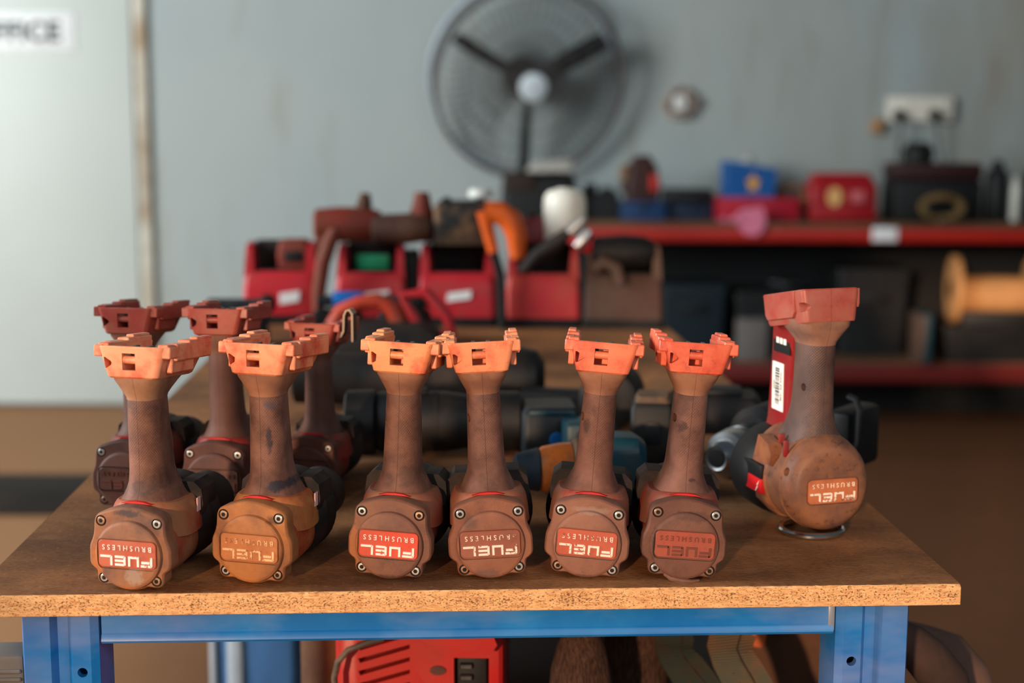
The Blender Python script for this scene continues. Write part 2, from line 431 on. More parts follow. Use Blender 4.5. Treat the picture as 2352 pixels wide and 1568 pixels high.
# the slightly oval disc lets the plate sit inside its rim
disc.v = [(x*1.0, y, z) for x, y, z in disc.v]
disc_me = cut(S(disc).mesh('disc', 1, 0), [S(rec)])
cap_all = mb_from(flange_me); cap_all.v = [tuple(v) for v in cap_all.v]
cap_all.add([v.co.copy() for v in disc_me.vertices], [list(p.vertices) for p in disc_me.polygons])
CAP_ME = cap_all.mesh('motor_cap', 1, 32)
CAP_ME.name = 'motor_cap'
plate = MB().loft([[(x, y, z) for x, z in rrect2(PLW - 2*d, PLH - 2*d, 3.4 - d*.5, 6, 0, AX + PLZ)] for y, d in ((0, 0), (-3.0, 0), (-3.4, .4))])
def fuel_letters(th0, th1, keep=None):
    mb = MB(); hgt, wd, gap, st = 7.4, 8.3, 1.9, 1.62
    x0 = -(4*wd + 3*gap)/2; z0 = 1.0
    def bar(xa, xb, za, zb):
        mb.prism([(-x, AX + PLZ - z) for x, z in ((xa, za), (xb, za), (xb, zb), (xa, zb))], th0, th1)
    def B(i, a, b, c_, d): xs = x0 + i*(wd + gap); bar(xs + a*wd, xs + b*wd, z0 + c_, z0 + d)
    s = st/wd
    B(0, 0, s, 0, hgt - 1.1); bar(x0 + .9, x0 + wd + .6, z0 + hgt - st, z0 + hgt); bar(x0 + st + .5, x0 + wd, z0 + hgt - 2*st - 1.0, z0 + hgt - st - .9)   # F
    mb.prism([(-x, AX + PLZ - z) for x, z in ((x0, z0 + hgt - 1.1), (x0 + st, z0 + hgt - 1.3), (x0 + st, z0 + hgt - .4), (x0 + .9, z0 + hgt))], th0, th1)
    B(1, 0, s, 0, hgt); B(1, 1 - s, 1, 0, hgt); B(1, s, 1 - s, 0, st)                                                                        # U
    B(2, 0, s, .5, hgt - .5); B(2, s*.6, 1, 0, st); B(2, s, 1, hgt/2 - st/2, hgt/2 + st/2); B(2, s*.6, 1, hgt - st, hgt)                     # E
    B(3, 0, s, .4, hgt); B(3, s*.6, 1.12, 0, st)                                                                                            # L
    return mb
LET = fuel_letters(-3.0, -4.0)
tme = text_mesh('BRUSHLESS', 5.3, .35, 1.62)
xs = [v.co.x for v in tme.vertices]; mid = (min(xs) + max(xs))/2; kx = 37.5/(max(xs) - min(xs))
LET.add([(-(v.co.x - mid)*kx, -3.6 - v.co.z, AX + PLZ - (v.co.y - 6.6)) for v in tme.vertices], [list(p.vertices) for p in tme.polygons])
LET_ME = LET.mesh('lettering', .001, 0); PLATE_ME = plate.mesh('label_plate', .001)
def screw_mesh():
    mb = MB(); mb.m = 0
    mb.lathe([(2.4, 2.95), (.7, 2.95), (.35, 2.6), (.3, 1.75)], 'y', (0, 0, 0), 20); mb.m = 1
    mb.lathe([(.28, 1.7), (.26, .5)], 'y', (0, 0, 0), 6); mb.m = 2
    mb.lathe([(2.5, 4.05), (2.2, 4.05), (2.15, 2.9)], 'y', (0, 0, 0), 20)
    return mb.mesh('screw', .001, 30)
SCREW_ME = screw_mesh()
def outl(r, y, cz=AX, e=2.2, sx=1., n=40):
    pts = []
    for j in range(n):
        a = 2*PI*j/n; c, s_ = math.cos(a), math.sin(a)
        pts.append((sx*r*math.copysign(abs(c)**(2/e), c), y, cz + r*math.copysign(abs(s_)**(2/e), s_)))
    return pts
HOUS_ME = MB().loft([outl(26, 13), outl(27, 20), outl(27, 44), outl(26, 66)]).mesh('motor_housing', .001)
RCUT = MB().tube([(-25, 29.5, 61.0), (-23, 27, 62.2), (-18, 22, 64.6), (-13.5, 17.5, 66.4), (-11.5, 15.5, 66.8)], [.8, 2.4, 3.0, 2.4, .8], 14)
S(RCUT)
def arch(mb, k_, zmax):
    mb.v = [(x, y, z - k_*(x/26)**2*min(1., max(0., (zmax - z)/6.))) for x, y, z in mb.v]; return mb
SAD_ME = cut(S(arch(MB().loft([sell(31, 36, 48, 40), sell(30, 36, 48, 52), sell(29.2, 35.4, 48, 57.5), sell(27.6, 34.6, 48, 60.6), sell(26.2, 33.4, 48, 62.6), sell(24.8, 32, 48, 63.4)]), 4.5, 72)).mesh('saddle', 1, 0), [RCUT])
SLIT_ME = MB().loft([[(x, y, 63.0 + zz - .008*x*x) for x, zz in ((-12, -.5), (-6, -.9), (0, -1.0), (6, -.9), (12, -.5), (6, .3), (0, .45), (-6, .3))] for y in (12.5, 24)]).mesh('vent_slit', .001)
GEAR_ME = MB().lathe([(60, 24), (64, 31), (69, 34.6), (88, 34.6), (95, 30), (102, 25)], 'y', (0, 0, 35.6), 40).mesh('gearbox', .001)
CHUCK_ME = MB().lathe([(102, 20.5), (108, 22.5), (112, 21.5), (116, 22.5), (146, 21.5), (156, 14), (158, 7)], 'y', (0, 0, 33.5), 28).mesh('chuck', .001)
GR = [(57, 26.0, 46, 32), (61, 25.0, 46, 31.2), (64, 22.4, 46, 29.4), (66.5, 19.6, 45.3, 27.2), (69.5, 17.2, 44.6, 25.2), (74, 15.2, 43.4, 23.2), (82, 14.1, 41.8, 21.2), (105, 13.4, 39.2, 19.2), (122, 12.9, 37.2, 18.4), (136, 12.5, 36, 18), (136.6, 12.2, 36, 17.7)]
grip_mb = S(arch(MB().loft([sell(hw, hd, yc, z) for z, hw, yc, hd in GR]), 7.5, 71))
ghole = S(MB().lathe([(-6, 3.3), (9, 3.3)], 'x', (0, 0, 0), 20, M=Matrix.Translation((-11.6, 28, 117.5)) @ Matrix.Rotation(.6, 4, 'Z')))
GRIP_ME = cut(grip_mb.mesh('grip', 1, 0), [ghole, RCUT])
GRIP_ME.set_sharp_from_angle(angle=math.radians(50))
FC = []      # foot/collar rings: (z, half width, y0, y1)
COLLAR_ME = MB().loft([sell(12.7, 18.2, 36, 136.4), sell(13.2, 18.8, 36.2, 138), rrect(14.6, 16.0, 57.5, 10, 141, 10), rrect(17.4, 13.6, 64, 11, 146.5, 10), rrect(19.0, 12.4, 70, 9, 150.2, 10), rrect(19.2, 12.2, 72, 8.5, 152.3, 10)][2:]).mesh('collar', .001)
cr_ = [sell(12.7, 18.2, 36, 136.4, 2.4, 40), sell(13.0, 18.6, 36.2, 138.2, 2.4, 40)]
def rr40(hw, y0, y1, e, z): return sell(hw, (y1 - y0)/2, (y0 + y1)/2, z, e, 40)
COLLAR_ME = MB().loft([cr_[0], cr_[1], rr40(14.6, 16.4, 57, 2.7, 141.5), rr40(17.4, 14.2, 63, 3.2, 147.0), rr40(19.0, 12.9, 69, 4.2, 151.2), rr40(19.4, 12.6, 71, 4.6, 153.6), rr40(18.8, 13.2, 70.4, 4.6, 154.1)]).mesh('collar', .001, 50)
TILT = Matrix.Translation((0, 10, 154.6)) @ Matrix.Rotation(math.radians(-5), 4, 'X') @ Matrix.Diagonal((1, 1, 1.15, 1)) @ Matrix.Translation((0, -10, -153))
foot_mb = MB().loft([rrect(18.4, 12.6, 73, 4.5, 152.4), rrect(19.6, 11.4, 76, 4.2, 153.4), rrect(22.6, 9.8, 82, 4.0, 163), rrect(25.0, 8.8, 85, 3.6, 171.6), rrect(24.4, 9.4, 84.4, 3.2, 172.4)], M=TILT)
win = MB().box(-6.8, 3.2, 4, 30, 157.6, 168.2, M=TILT)
notch = MB().prism([(-20.6, 158.4), (-19.2, 158.4), (-15.6, 160.4), (-14.2, 161.8), (-15.6, 163.2), (-19.6, 165.4), (-20.9, 165.4)], 4, 19, TILT)
slot = MB().box(-18.5, 18.5, 14.0, 90, 166.5, 180, M=TILT)
FOOT_ME = cut(S(foot_mb).mesh('battery_foot', 1, 0), [S(win), S(notch), S(slot)])
LATCH_ME = MB().lathe([(-7.2, 2.5), (3.6, 2.5)], 'x', (0, 13.0, 164.0), 14, M=TILT).mesh('latch', .001)
def rail_mesh(sg):
    mb = MB(); f = lambda a, b: (min(a*sg, b*sg), max(a*sg, b*sg))
    for xa, xb, ya, yb, za, zb in ((22.6, 29.2, 10.6, 30, 165.6, 172.8), (22.6, 28.8, 24, 86, 163.6, 174.2), (21.4, 26.0, 22, 60, 156.0, 166.5), (18.8, 26.6, 12.6, 52, 171.2, 174.0), (19.4, 28.6, 46, 86, 171.0, 175.6), (22.2, 28.4, 60, 88, 175.0, 177.0)):
        x0_, x1_ = f(xa, xb); mb.box(x0_, x1_, ya, yb, za, zb, .7, TILT, 1)
    return mb.mesh('rail', .001)
RAIL_ME = {1: rail_mesh(1), -1: rail_mesh(-1)}
PIN_ME = MB().box(-1.7, 1.7, -5, 5, 0, 6.8, .6, None, 1).mesh('contact_pin', .001)
TRIG_ME = MB().loft([rrect(6, 56, 64, 2.5, 84), rrect(6.5, 56, 67, 2.5, 94), rrect(6.5, 54, 64, 2.5, 106)]).mesh('trigger', .001)
def sel_mesh(sg):
    mb = MB(); a, b = sorted((20*sg, 31.5*sg))
    mb.loft([[(x*sg, y, z) for x, z in ((14, 46), (31, 44), (32.2, 52), (31, 63), (25, 68.5), (14, 68.5))] for y in (58, 60, 82, 84)])
    return mb.mesh('selector', .001)
SEL_ME = {1: sel_mesh(1), -1: sel_mesh(-1)}
CLIP_ME = MB().ribbon([(30, 20, 164), (33, 20, 170), (33.5, 20, 186), (35.5, 20, 191), (39, 20, 192), (42, 20, 188), (42.5, 20, 160)], (0, 1, 0), 14, 1.6).mesh('belt_clip', .001)

RUBK = lambda i: dusty('black_rubber_dusty', (17, 14, 14), (50, 35, 30), .34, .7, 40, .3)
STEEL = plain('screw_steel', (226, 222, 214), .3, .75, .5, .1, 300)
RUST = plain('worn_screw_steel', (170, 136, 112), .4, .8, .5, .2, 300)
WELL = plain('screw_well', (20, 14, 12), .8)
def paint_letters(name, paint, under, wear):
    if name in MATS: return MATS[name]
    k = NT(name); co = k.coords(); n1 = k.noise(co, 420, 4, .7); n2 = k.noise(co, 60, 2, .5)
    f = k.ramp(k.math('ADD', n1, k.math('MULTIPLY', k.math('SUBTRACT', n2, .5), .8)), .5 + wear, .6 + wear)
    MATS[name] = k.fin(k.mix(f, lin(under), lin(paint)), .5, 0, .4); return MATS[name]

INK = (38, 42, 54)
STAINS = {'one': (((.0, .0575, .012, .003, (62, 58, 62), .8), (.005, .013, .008, .007, (168, 150, 134), .55), (-.024, .020, .006, .016, (186, 108, 48), .6), (.0, .0015, .022, .003, (190, 112, 44), .7)), ((.004, .072, .012, .006, (52, 46, 44), .5),)),
          'two': (((.018, .050, .006, .004, (60, 40, 32), .7), (-.022, .040, .006, .012, (96, 60, 44), .6)), ((.006, .104, .0024, .011, INK, .75), (.007, .130, .005, .003, (70, 74, 92), .5), (.012, .069, .008, .0045, INK, .85))),
          'three': (((-.026, .022, .006, .02, (176, 104, 52), .55), (0, .002, .022, .004, (62, 44, 38), .6)), ((.008, .075, .008, .01, (70, 54, 48), .45),)),
          'four': (((-.004, .006, .01, .004, (92, 74, 68), .6), (-.014, .045, .006, .006, (84, 60, 52), .5)), ()),
          'five': (((0, .053, .016, .003, (150, 126, 112), .5), (.0, .002, .02, .003, (70, 50, 42), .5)), ((-.008, .112, .003, .007, (50, 36, 32), .6),)),
          'six': (((-.022, .028, .003, .012, (36, 24, 20), .8), (.006, .050, .016, .004, (74, 50, 44), .6)), ((-.006, .112, .004, .005, (44, 30, 28), .7), (.004, .072, .003, .002, (40, 28, 26), .7)))}
def drill(label, loc, yaw, roll=0., pal=0, scale=1., clip=False, lean=0., group=None, let=True, name='cordless_drill', second=False, screwm=None):
    cap_c, plate_c, let_m, grip_c, collar_c, foot_c, tone = pal
    T = thing(name, label, 'drill', loc, (lean, roll, yaw), group, scale)
    i = tone
    M_cap = dusty('cap_%s' % i, *cap_c, stains=STAINS.get(i, ((), ()))[0], bump=.25); M_pl = dusty('plate_%s' % i, *plate_c)
    M_gr = dusty('grip_%s' % i, *grip_c, grip=True, rough=.62, grime=.3, stains=STAINS.get(i, ((), ()))[1]); M_co = dusty('collar_%s' % i, *collar_c, seam=True, grime=.15, rough=.5)
    M_ft = dusty('foot_%s' % i, *foot_c, seam=False, rough=.42, spec=.45)
    M_sd = dusty('saddle_%s' % i, (150, 40, 34), cap_c[1], .62, .5, 34, .35)
    M_hs = dusty('housing_%s' % i, (150, 34, 28), cap_c[1], .5, .5, 30, .4)
    link('motor_cap', CAP_ME.copy(), [M_cap], T)
    pl = link('label_plate', PLATE_ME.copy(), [M_pl], T)
    link('lettering', LET_ME.copy(), [let_m], pl)
    for q, (sx, sz) in enumerate(SCREWS):
        s_ = link('screw', SCREW_ME.copy(), [screwm or (STEEL if (q + len(i)) % 3 else RUST), WELL, WELL], T); s_.location = (sx*.001, 0, (AX + sz)*.001)
    link('motor_housing', HOUS_ME.copy(), [M_hs], T); link('saddle', SAD_ME.copy(), [M_sd], T); link('vent_slit', SLIT_ME.copy(), [plain('slit_red', (190, 34, 34), .45)], T)['label'] = 'bright red slit'
    link('gearbox', GEAR_ME.copy(), [RUBK(0)], T); link('chuck', CHUCK_ME.copy(), [RUBK(0)], T)
    link('grip', GRIP_ME.copy(), [M_gr], T); link('collar', COLLAR_ME.copy(), [M_co], T)
    ft = link('battery_foot', FOOT_ME.copy(), [M_ft], T); link('latch', LATCH_ME.copy(), [M_ft], ft)
    for sg in (1, -1):
        r_ = link('rail', RAIL_ME[sg].copy(), [M_ft], T)
        link('selector', SEL_ME[sg].copy(), [RUBK(0)], T)
    for px in (-5.5, 5.5):
        p_ = link('contact_pin', PIN_ME.copy(), [plain('pin_grey', (74, 66, 62), .5, .3)], ft); p_.location = (px*.001, .030, .1680)
    link('trigger', TRIG_ME.copy(), [M_hs], T)
    if i in ('one', 'two'): link('side_tag', MB().box(29.2, 30.4, 52, 63, 47, 58, .6, None, 1).mesh('side_tag', .001), [plain('tag_pink', (214, 168, 162), .5)], T)
    if clip: link('belt_clip', CLIP_ME.copy(), [plain('clip_steel', (128, 118, 110), .35, 1.)], T)['label'] = 'bent steel belt clip'
    return T

WHITE = paint_letters('letters_white', (236, 226, 216), (150, 70, 50), -.22)
WORN = paint_letters('letters_worn_white', (234, 218, 200), (140, 76, 54), -.15)
FADED = paint_letters('letters_faded', (222, 178, 130), (160, 92, 48), -.10)
BARE = plain('letters_unpainted', (104, 52, 40), .6)
# palettes: cap, plate, lettering, grip, collar, foot, key  (base, dust, amount, roughness, scale)
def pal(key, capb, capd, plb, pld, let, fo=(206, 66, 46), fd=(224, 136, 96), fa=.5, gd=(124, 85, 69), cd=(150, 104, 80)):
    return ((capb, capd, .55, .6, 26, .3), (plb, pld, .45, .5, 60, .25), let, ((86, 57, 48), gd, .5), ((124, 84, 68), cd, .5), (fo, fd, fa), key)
P1 = pal('one', (98, 72, 64), (150, 100, 70), (178, 82, 62), (172, 98, 76), WHITE, fd=(228, 148, 112), fa=.66, cd=(152, 112, 86))
P2 = pal('two', (126, 80, 52), (166, 106, 60), (164, 96, 54), (176, 112, 68), FADED, fd=(232, 146, 106), fa=.64, gd=(128, 90, 76))
P3 = pal('three', (104, 68, 58), (128, 86, 66), (200, 70, 50), (188, 82, 60), WHITE, fd=(230, 146, 96), fa=.62, gd=(124, 84, 68))
P4 = pal('four', (114, 72, 58), (140, 90, 68), (140, 80, 62), (136, 82, 66), WORN, fd=(228, 142, 100), fa=.66, gd=(120, 84, 72))
P5 = pal('five', (110, 74, 62), (134, 90, 72), (180, 80, 58), (164, 84, 64), WORN, fo=(196, 80, 58), fd=(220, 118, 84), fa=.6, gd=(120, 80, 66))
P6 = pal('six', (92, 60, 50), (112, 74, 60), (160, 74, 56), (142, 74, 58), BARE, fo=(200, 78, 56), fd=(220, 108, 78), fa=.55, gd=(120, 83, 71))
PB = pal('back', (66, 42, 37), (92, 56, 46), (60, 40, 36), (96, 60, 48), BARE, fo=(150, 44, 38), fd=(150, 76, 60), fa=.5, gd=(98, 66, 56), cd=(108, 72, 58))  # second-row palette, darkened to carry the shade there

def tbl(px, py, dz=0.): return tuple(at(px, py, TT) + Vector((0, 0, dz)))
GRP = 'upturned drills in the front row'
drill('upturned dusty drill with white FUEL lettering on a brown plate, nearest the table left end', tbl(299, 1358), -.19, .01, P1, group=GRP)
drill('upturned orange-brown drill with half worn away lettering on an ochre cap', tbl(577, 1342), -.22, .015, P2, group=GRP)
drill('upturned drill with crisp white lettering on a bright red plate', tbl(891, 1333), -.12, .045, P3, group=GRP)
drill('upturned drill leaning left, white lettering on a brown plate the colour of its cap', tbl(1131, 1331), .03, -.05, P4, group=GRP)
drill('upturned drill with chipped white lettering on a dull red plate and scratched foot', tbl(1341, 1330), -.07, .075, P5, group=GRP)
t6 = drill('upturned drill with unpainted embossed lettering and a torn rim under its cap', tbl(1565, 1334), .0, .062, P6, group=GRP)
part('torn_rim', MB().tube([(-13, 1.5, 4.2), (-8, -1.2, 1.9), (0, -2.6, .9), (7, -2.6, .8), (13, -1, 1.8)], [1.2, 2.0, 2.2, 1.8, .8], 8), [dusty('cap_six', (0, 0, 0), (0, 0, 0))], t6, .001)
GRB = 'upturned drills in the shaded second row'
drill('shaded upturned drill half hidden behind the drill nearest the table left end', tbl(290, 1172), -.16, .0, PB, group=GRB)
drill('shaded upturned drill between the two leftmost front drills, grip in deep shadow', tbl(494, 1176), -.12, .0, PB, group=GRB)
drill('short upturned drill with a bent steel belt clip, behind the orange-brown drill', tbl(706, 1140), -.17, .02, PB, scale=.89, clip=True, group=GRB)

# ------------------------------------------------------------------ rotary hammer at the right (mm)
M7c = dusty('cap_seven', (92, 64, 56), (130, 86, 60), .5, .5, 34, .9)
M7g = dusty('grip_seven', (68, 49, 45), (94, 69, 59), .45, .5, 40, .25, .4, grip=True); M7f = dusty('foot_seven', (152, 54, 44), (156, 86, 72), .55, .4, 30, .3, .45, seam=True)
M7r = dusty('strut_red', (130, 22, 26), (120, 52, 44), .3, .45, 30, .2); BLK = dusty('black_plastic', (8, 8, 9), (26, 20, 19), .2, .6, 30, .2)
M7h = dusty('housing_seven', (96, 54, 42), (140, 88, 58), .5, .5, 30, .6)
hm = thing('rotary_hammer', 'tall upturned rotary hammer with a loop handle and a barcode sticker', 'power tool', tbl(1905, 1236), (0, -.012, .25))
A7 = 42.
def egg(mb):
    mb.v = [(x, y, A7 + (z - A7)*(1.14 if z > A7 else 1.)) for x, y, z in mb.v]; return mb
capm = egg(MB().lathe([(44, 37.5), (17, 38.2), (15.4, 36.6), (13.6, 37.6), (6, 36.2), (2, 33), (.4, 31.2), (-.8, 29.6), (-1.6, 26), (-2.0, 22)], 'y', (0, 0, A7), 56))
h1, h2 = MB(), MB()
hol = MB().lathe([(-8, 3.4), (8, 3.4)], 'x', (-34, 10, A7 + 14), 16); hol.lathe([(-8, 4.2), (8, 4.2)], 'x', (-31, 8, A7 - 18), 16)
link('motor_cap', cut(S(capm).mesh('motor_cap', 1, 0), [S(hol), S(MB().prism(rrect2(PLW + 2.2, PLH + 2.2, 4.2, 6, 1, A7 - 1.6), -5, -.6))]), [M7c], hm)
p7 = link('label_plate', PLATE_ME.copy(), [dusty('plate_seven', (156, 88, 60), (176, 104, 66), .5, .5, 60, .4)], hm); p7.location = (.001, .0008, (A7 - AX - 2)*.001)
link('lettering', LET_ME.copy(), [paint_letters('letters_seven', (240, 226, 210), (140, 78, 56), -.12)], p7)
part('motor_housing', egg(MB().lathe([(42, 36.5), (46, 38.5), (72, 38.5), (80, 36)], 'y', (0, 0, A7), 48)), [M7h], hm, .001)
part('side_pad', MB().loft([[(-39.5, y, z) for y, z in ((34, 56), (30, 66), (36, 74), (56, 78), (64, 60), (44, 56))], [(-28, y, z) for y, z in ((34, 56), (30, 66), (36, 74), (56, 78), (64, 60), (44, 56))]]), [M7h], hm, .001)
part('vent', MB().box(-33.5, -29, 18, 21, 66, 80, 1, Matrix.Rotation(0, 4, 'Y')), [M7r], hm, .001)
part('vent', MB().box(-30.5, -25, 34, 37, 74, 82, 1), [M7r], hm, .001)
st = part('side_sticker', MB().box(-41, -36.5, 47, 84, 28, 41, 1), [plain('sticker_red', (188, 24, 30), .35)], hm, .001)
part('emblem', MB().prism([(0, 0), (3.5, 4.5), (2.2, 4.6), (5.6, 10), (1.2, 5.6), (2.6, 5.4), (-1.5, 0)], 0, .5, Matrix.Translation((-41.3, 55, 29.5)) @ Matrix.Rotation(-PI/2, 4, 'Z')), [plain('mark_white', (230, 224, 216), .4)], st, .001)
part('side_sticker', MB().box(-41, -36.5, 47, 84, 41, 53, 1), [plain('sticker_black', (24, 26, 28), .35)], hm, .001)
part('gear_housing', MB().lathe([(68, 33), (74, 37), (82, 38.5), (106, 38.5), (112, 35), (118, 26), (124, 21)], 'y', (-5, 0, 39), 44), [BLK], hm, .001)
part('lower_shroud', MB().loft([rrect(22, 44, 80, 8, 8), rrect(34, 44, 92, 10, 20), rrect(38, 44, 96, 10, 34)]), [M7h], hm, .001)
part('tool_holder', MB().lathe([(122, 18), (136, 18), (140, 14)], 'y', (-5, 0, 39), 24), [BLK], hm, .001)
g7 = S(MB().loft([sell(hw, hd, yc, z) for z, hw, yc, hd in ((74, 26, 40, 32), (83, 21, 40, 28), (92, 17, 39, 24.5), (104, 14.8, 37.5, 22), (124, 14, 36, 21), (146, 13.8, 34.5, 20.6), (158, 14, 34, 21))]))
link('grip', cut(g7.mesh('grip', 1, 0), [S(MB().lathe([(-17, 3.2), (-10, 3.2)], 'x', (0, 27, 122), 18))]), [M7g], hm)
part('collar', MB().loft([rr40(14, 13, 55, 2.4, 157.5), rr40(14.6, 12.6, 56, 2.5, 160), rr40(19, 9.5, 62, 3, 167), rr40(22.6, 7.5, 67, 4, 173), rr40(23.4, 7, 69, 4.4, 178.6)]), [dusty('collar_seven', (106, 76, 66), (138, 98, 80), .5, .5, 40, .2, seam=True)], hm, .001)
T7 = Matrix.Translation((0, 5, 179)) @ Matrix.Rotation(math.radians(-10), 4, 'X') @ Matrix.Translation((0, -5, -179))
f7 = MB().loft([rrect(22.6, 6.4, 78, 5, 178.8), rrect(23, 5.8, 80, 5, 181), rrect(25.0, 4.2, 82, 4.5, 200), rrect(25.2, 4, 83, 4.2, 204.4), rrect(24.4, 4.8, 82, 4, 205.6)], M=T7)
link('battery_foot', cut(S(f7).mesh('battery_foot', 1, 0), [S(MB().prism([(-28, 188), (-23, 187.6), (-19, 189.6), (-17.8, 191.4), (-19, 193), (-23, 195), (-28, 195.4)], 1, 13, T7)), S(MB().box(-18.5, 18.5, 14, 70, 199, 210, M=T7))]), [M7f], hm)
part('foot_ledge', MB().loft([rrect(2.4, 9, 70, 1.5, 190), rrect(2.8, 8, 73, 1.5, 193), rrect(3.2, 7, 75, 1.5, 205)], M=T7 @ Matrix.Translation((24.4, 0, 0))), [M7f], hm, .001)
part('foot_ledge', MB().loft([rrect(1.8, 24, 73, .8, 184), rrect(2.2, 20, 76, 1, 188), rrect(2.6, 18, 77, 1.2, 205)], M=T7 @ Matrix.Translation((-24, 0, 0))), [M7f], hm, .001)
part('strut', MB().loft([rrect(12, 62, 112, 5, 60), rrect(11, 62, 104, 5, 84), rrect(10.5, 60, 102, 5, 110), rrect(10.5, 56, 98, 5, 146), rrect(13, 50, 92, 5, 164), rrect(19, 34, 86, 6, 174)]), [M7r], hm, .001)
bs = part('barcode_sticker', MB().box(-11.5, -10.2, 70, 92, 92, 134, .5, None, 1), [plain('sticker_paper', (232, 228, 220), .5, var=.03)], hm, .001)
bs['label'] = 'white barcode sticker'
bc = MB(); z = 98.; rnd = random.Random(3)
while z < 128:
    w_ = rnd.choice((.4, .6, .9, 1.4)); bc.box(-11.75, -11.3, 77, 85, z, z + w_); z += w_ + rnd.choice((.4, .6, .9))
for txt, yy, sz_ in (('WWF RO 1CSE', 72.4, 3.6), ('22996', 86.4, 3.0)):
    tm_ = text_mesh(txt, sz_, .1, 1.05)
    bc.add([(-11.65 - v.co.z, yy + v.co.y, 114 - v.co.x) for v in tm_.vertices], [list(p.vertices) for p in tm_.polygons])
part('barcode_print', bc, [plain('print_black', (26, 26, 28), .5)], bs, .001, 0)
ws = part('warning_sticker', MB().box(-11.6, -10.2, 58, 90, 143, 158, .4, None, 1), [plain('sticker_black', (24, 26, 28), .35)], hm, .001)
wi = MB()
for yy in (81, 74, 67): wi.box(-11.9, -11.4, yy - 2.6, yy + 2.6, 151, 156)
part('pictogram', wi, [plain('mark_white', (230, 224, 216), .4)], ws, .001)
part('hanging_ring', MB().tube([(-6 + 25*math.cos(a), 21 + 25*math.sin(a), 3.2) for a in [2*PI*i/36 for i in range(36)]], 2.9, 10, True), [plain('ring_chrome', (190, 196, 200), .18, 1.)], hm, .001)['label'] = 'shiny steel hanging ring'

# ------------------------------------------------------------------ tools lying behind the front row
def kit(name, label, cat, loc, rz, parts, group=None):
    T = thing(name, label, cat, loc, (0, 0, rz), group)
    for p in parts: part(p[0], p[1], p[2] if isinstance(p[2], list) else [p[2]], T, .001)
    return T
GREY = dusty('dark_grey_tool', (11, 12, 14), (32, 26, 23), .25, .55, 30, .2); BRN = dusty('dark_brown_tool', (18, 15, 15), (44, 32, 26), .42, .7, 20, .2)
TEAL = dusty('teal_plastic', (3, 48, 62), (34, 48, 50), .3, .45, 30, .3); TEALG = dusty('grey_teal_plastic', (14, 21, 26), (38, 34, 32), .3, .5, 30, .2)
ORG = dusty('orange_paint', (176, 88, 26), (120, 68, 36), .35, .35, 60, .5, .5); TAN = dusty('tan_dust_plastic', (58, 48, 40), (104, 78, 58), .55, .7, 30, .2)
BLUEP = plain('blue_plastic', (14, 90, 160), .4); CHROME = plain('chrome', (170, 174, 178), .34, 1., var=.05); CHROMED = plain('brushed_steel', (120, 122, 124), .32, 1., var=.3, sc=120)
REDP = dusty('red_plastic', (186, 24, 38), (158, 54, 48), .2, .45, 20, .25, .4); REDO = dusty('orange_red_plastic', (196, 56, 30), (140, 66, 46), .4, .5, 20, .3)

kit('angle_grinder', 'black round-bodied grinder lying crosswise behind the middle front drills', 'power tool', tbl(1000, 1040), .03, [
    ('motor_cap', MB().lathe([(-92, 28), (-90, 32), (-62, 33), (-60, 30)], 'x', (0, 0, 33.5), 36), GREY),
    ('body', MB().lathe([(-60, 29), (-56, 31), (10, 31), (36, 27), (50, 27), (54, 31), (86, 31), (92, 24)], 'x', (0, 0, 33.5), 36), GREY),
    ('seam_band', MB().lathe([(-2, 31.6), (3, 31.6)], 'x', (0, 0, 33.5), 36), BLK),
    ('switch', MB().box(-34, -8, -12, 12, 62, 68, 2), BLK)])
kit('grease_gun', 'long dark brown dust-covered tool lying crosswise behind the grinder', 'power tool', tbl(962, 940), -.03, [
    ('barrel', MB().lathe([(-150, 22), (-146, 30), (-20, 32), (20, 36), (60, 36), (66, 30)], 'x', (0, 0, 37), 32), BRN),
    ('head', MB().lathe([(66, 30), (72, 38), (120, 38), (140, 34), (150, 20)], 'x', (0, 0, 38.5), 32), GREY),
    ('handle', MB().loft([[(x, y, 18 + zz) for x, y, zz in ((a, b, c_) for a, b, c_ in ((-90 + q_, 30, -12), (-60 + q_, 30, -12), (-60 + q_, 30, 12), (-90 + q_, 30, 12)))] if 0 else [(-90, yy, 6), (-58, yy, 6), (-58, yy, 32), (-90, yy, 32)] for yy, q_ in ((20, 0), (110, 0))]), BRN),
    ('nozzle', MB().lathe([(-176, 6), (-150, 9)], 'x', (0, 0, 37), 16), CHROMED)])
kit('glue_gun', 'small teal and white tool behind the gap between the two touching drill feet', 'tool', tbl(1020, 868), .2, [
    ('body', MB().loft([rrect(16, -18, 18, 6, 0), rrect(19, -20, 20, 7, 14), rrect(17, -18, 18, 7, 28)]), TEAL),
    ('cap', MB().loft([rrect(13, -14, 14, 5, 27), rrect(12, -13, 13, 5, 44), rrect(8, -9, 9, 4, 48)]), plain('white_plastic', (206, 206, 200), .4))])
kit('battery_pack', 'grey battery pack with a teal edge strip, behind the right pair of front drills', 'battery', tbl(1260, 1046), .08, [
    ('case', MB().loft([rrect(29, -26, 36, 6, 0), rrect(30, -28, 38, 7, 14), rrect(29, -26, 36, 7, 48), rrect(25, -22, 32, 6, 54)]), TEALG),
    ('edge_strip', MB().box(-22, 24, -27, -24, 46, 52, 1.5), TEAL),
    ('emblem', MB().lathe([(-29.6, 8), (-27, 8)], 'y', (6, 0, 22), 20), BLUEP)])
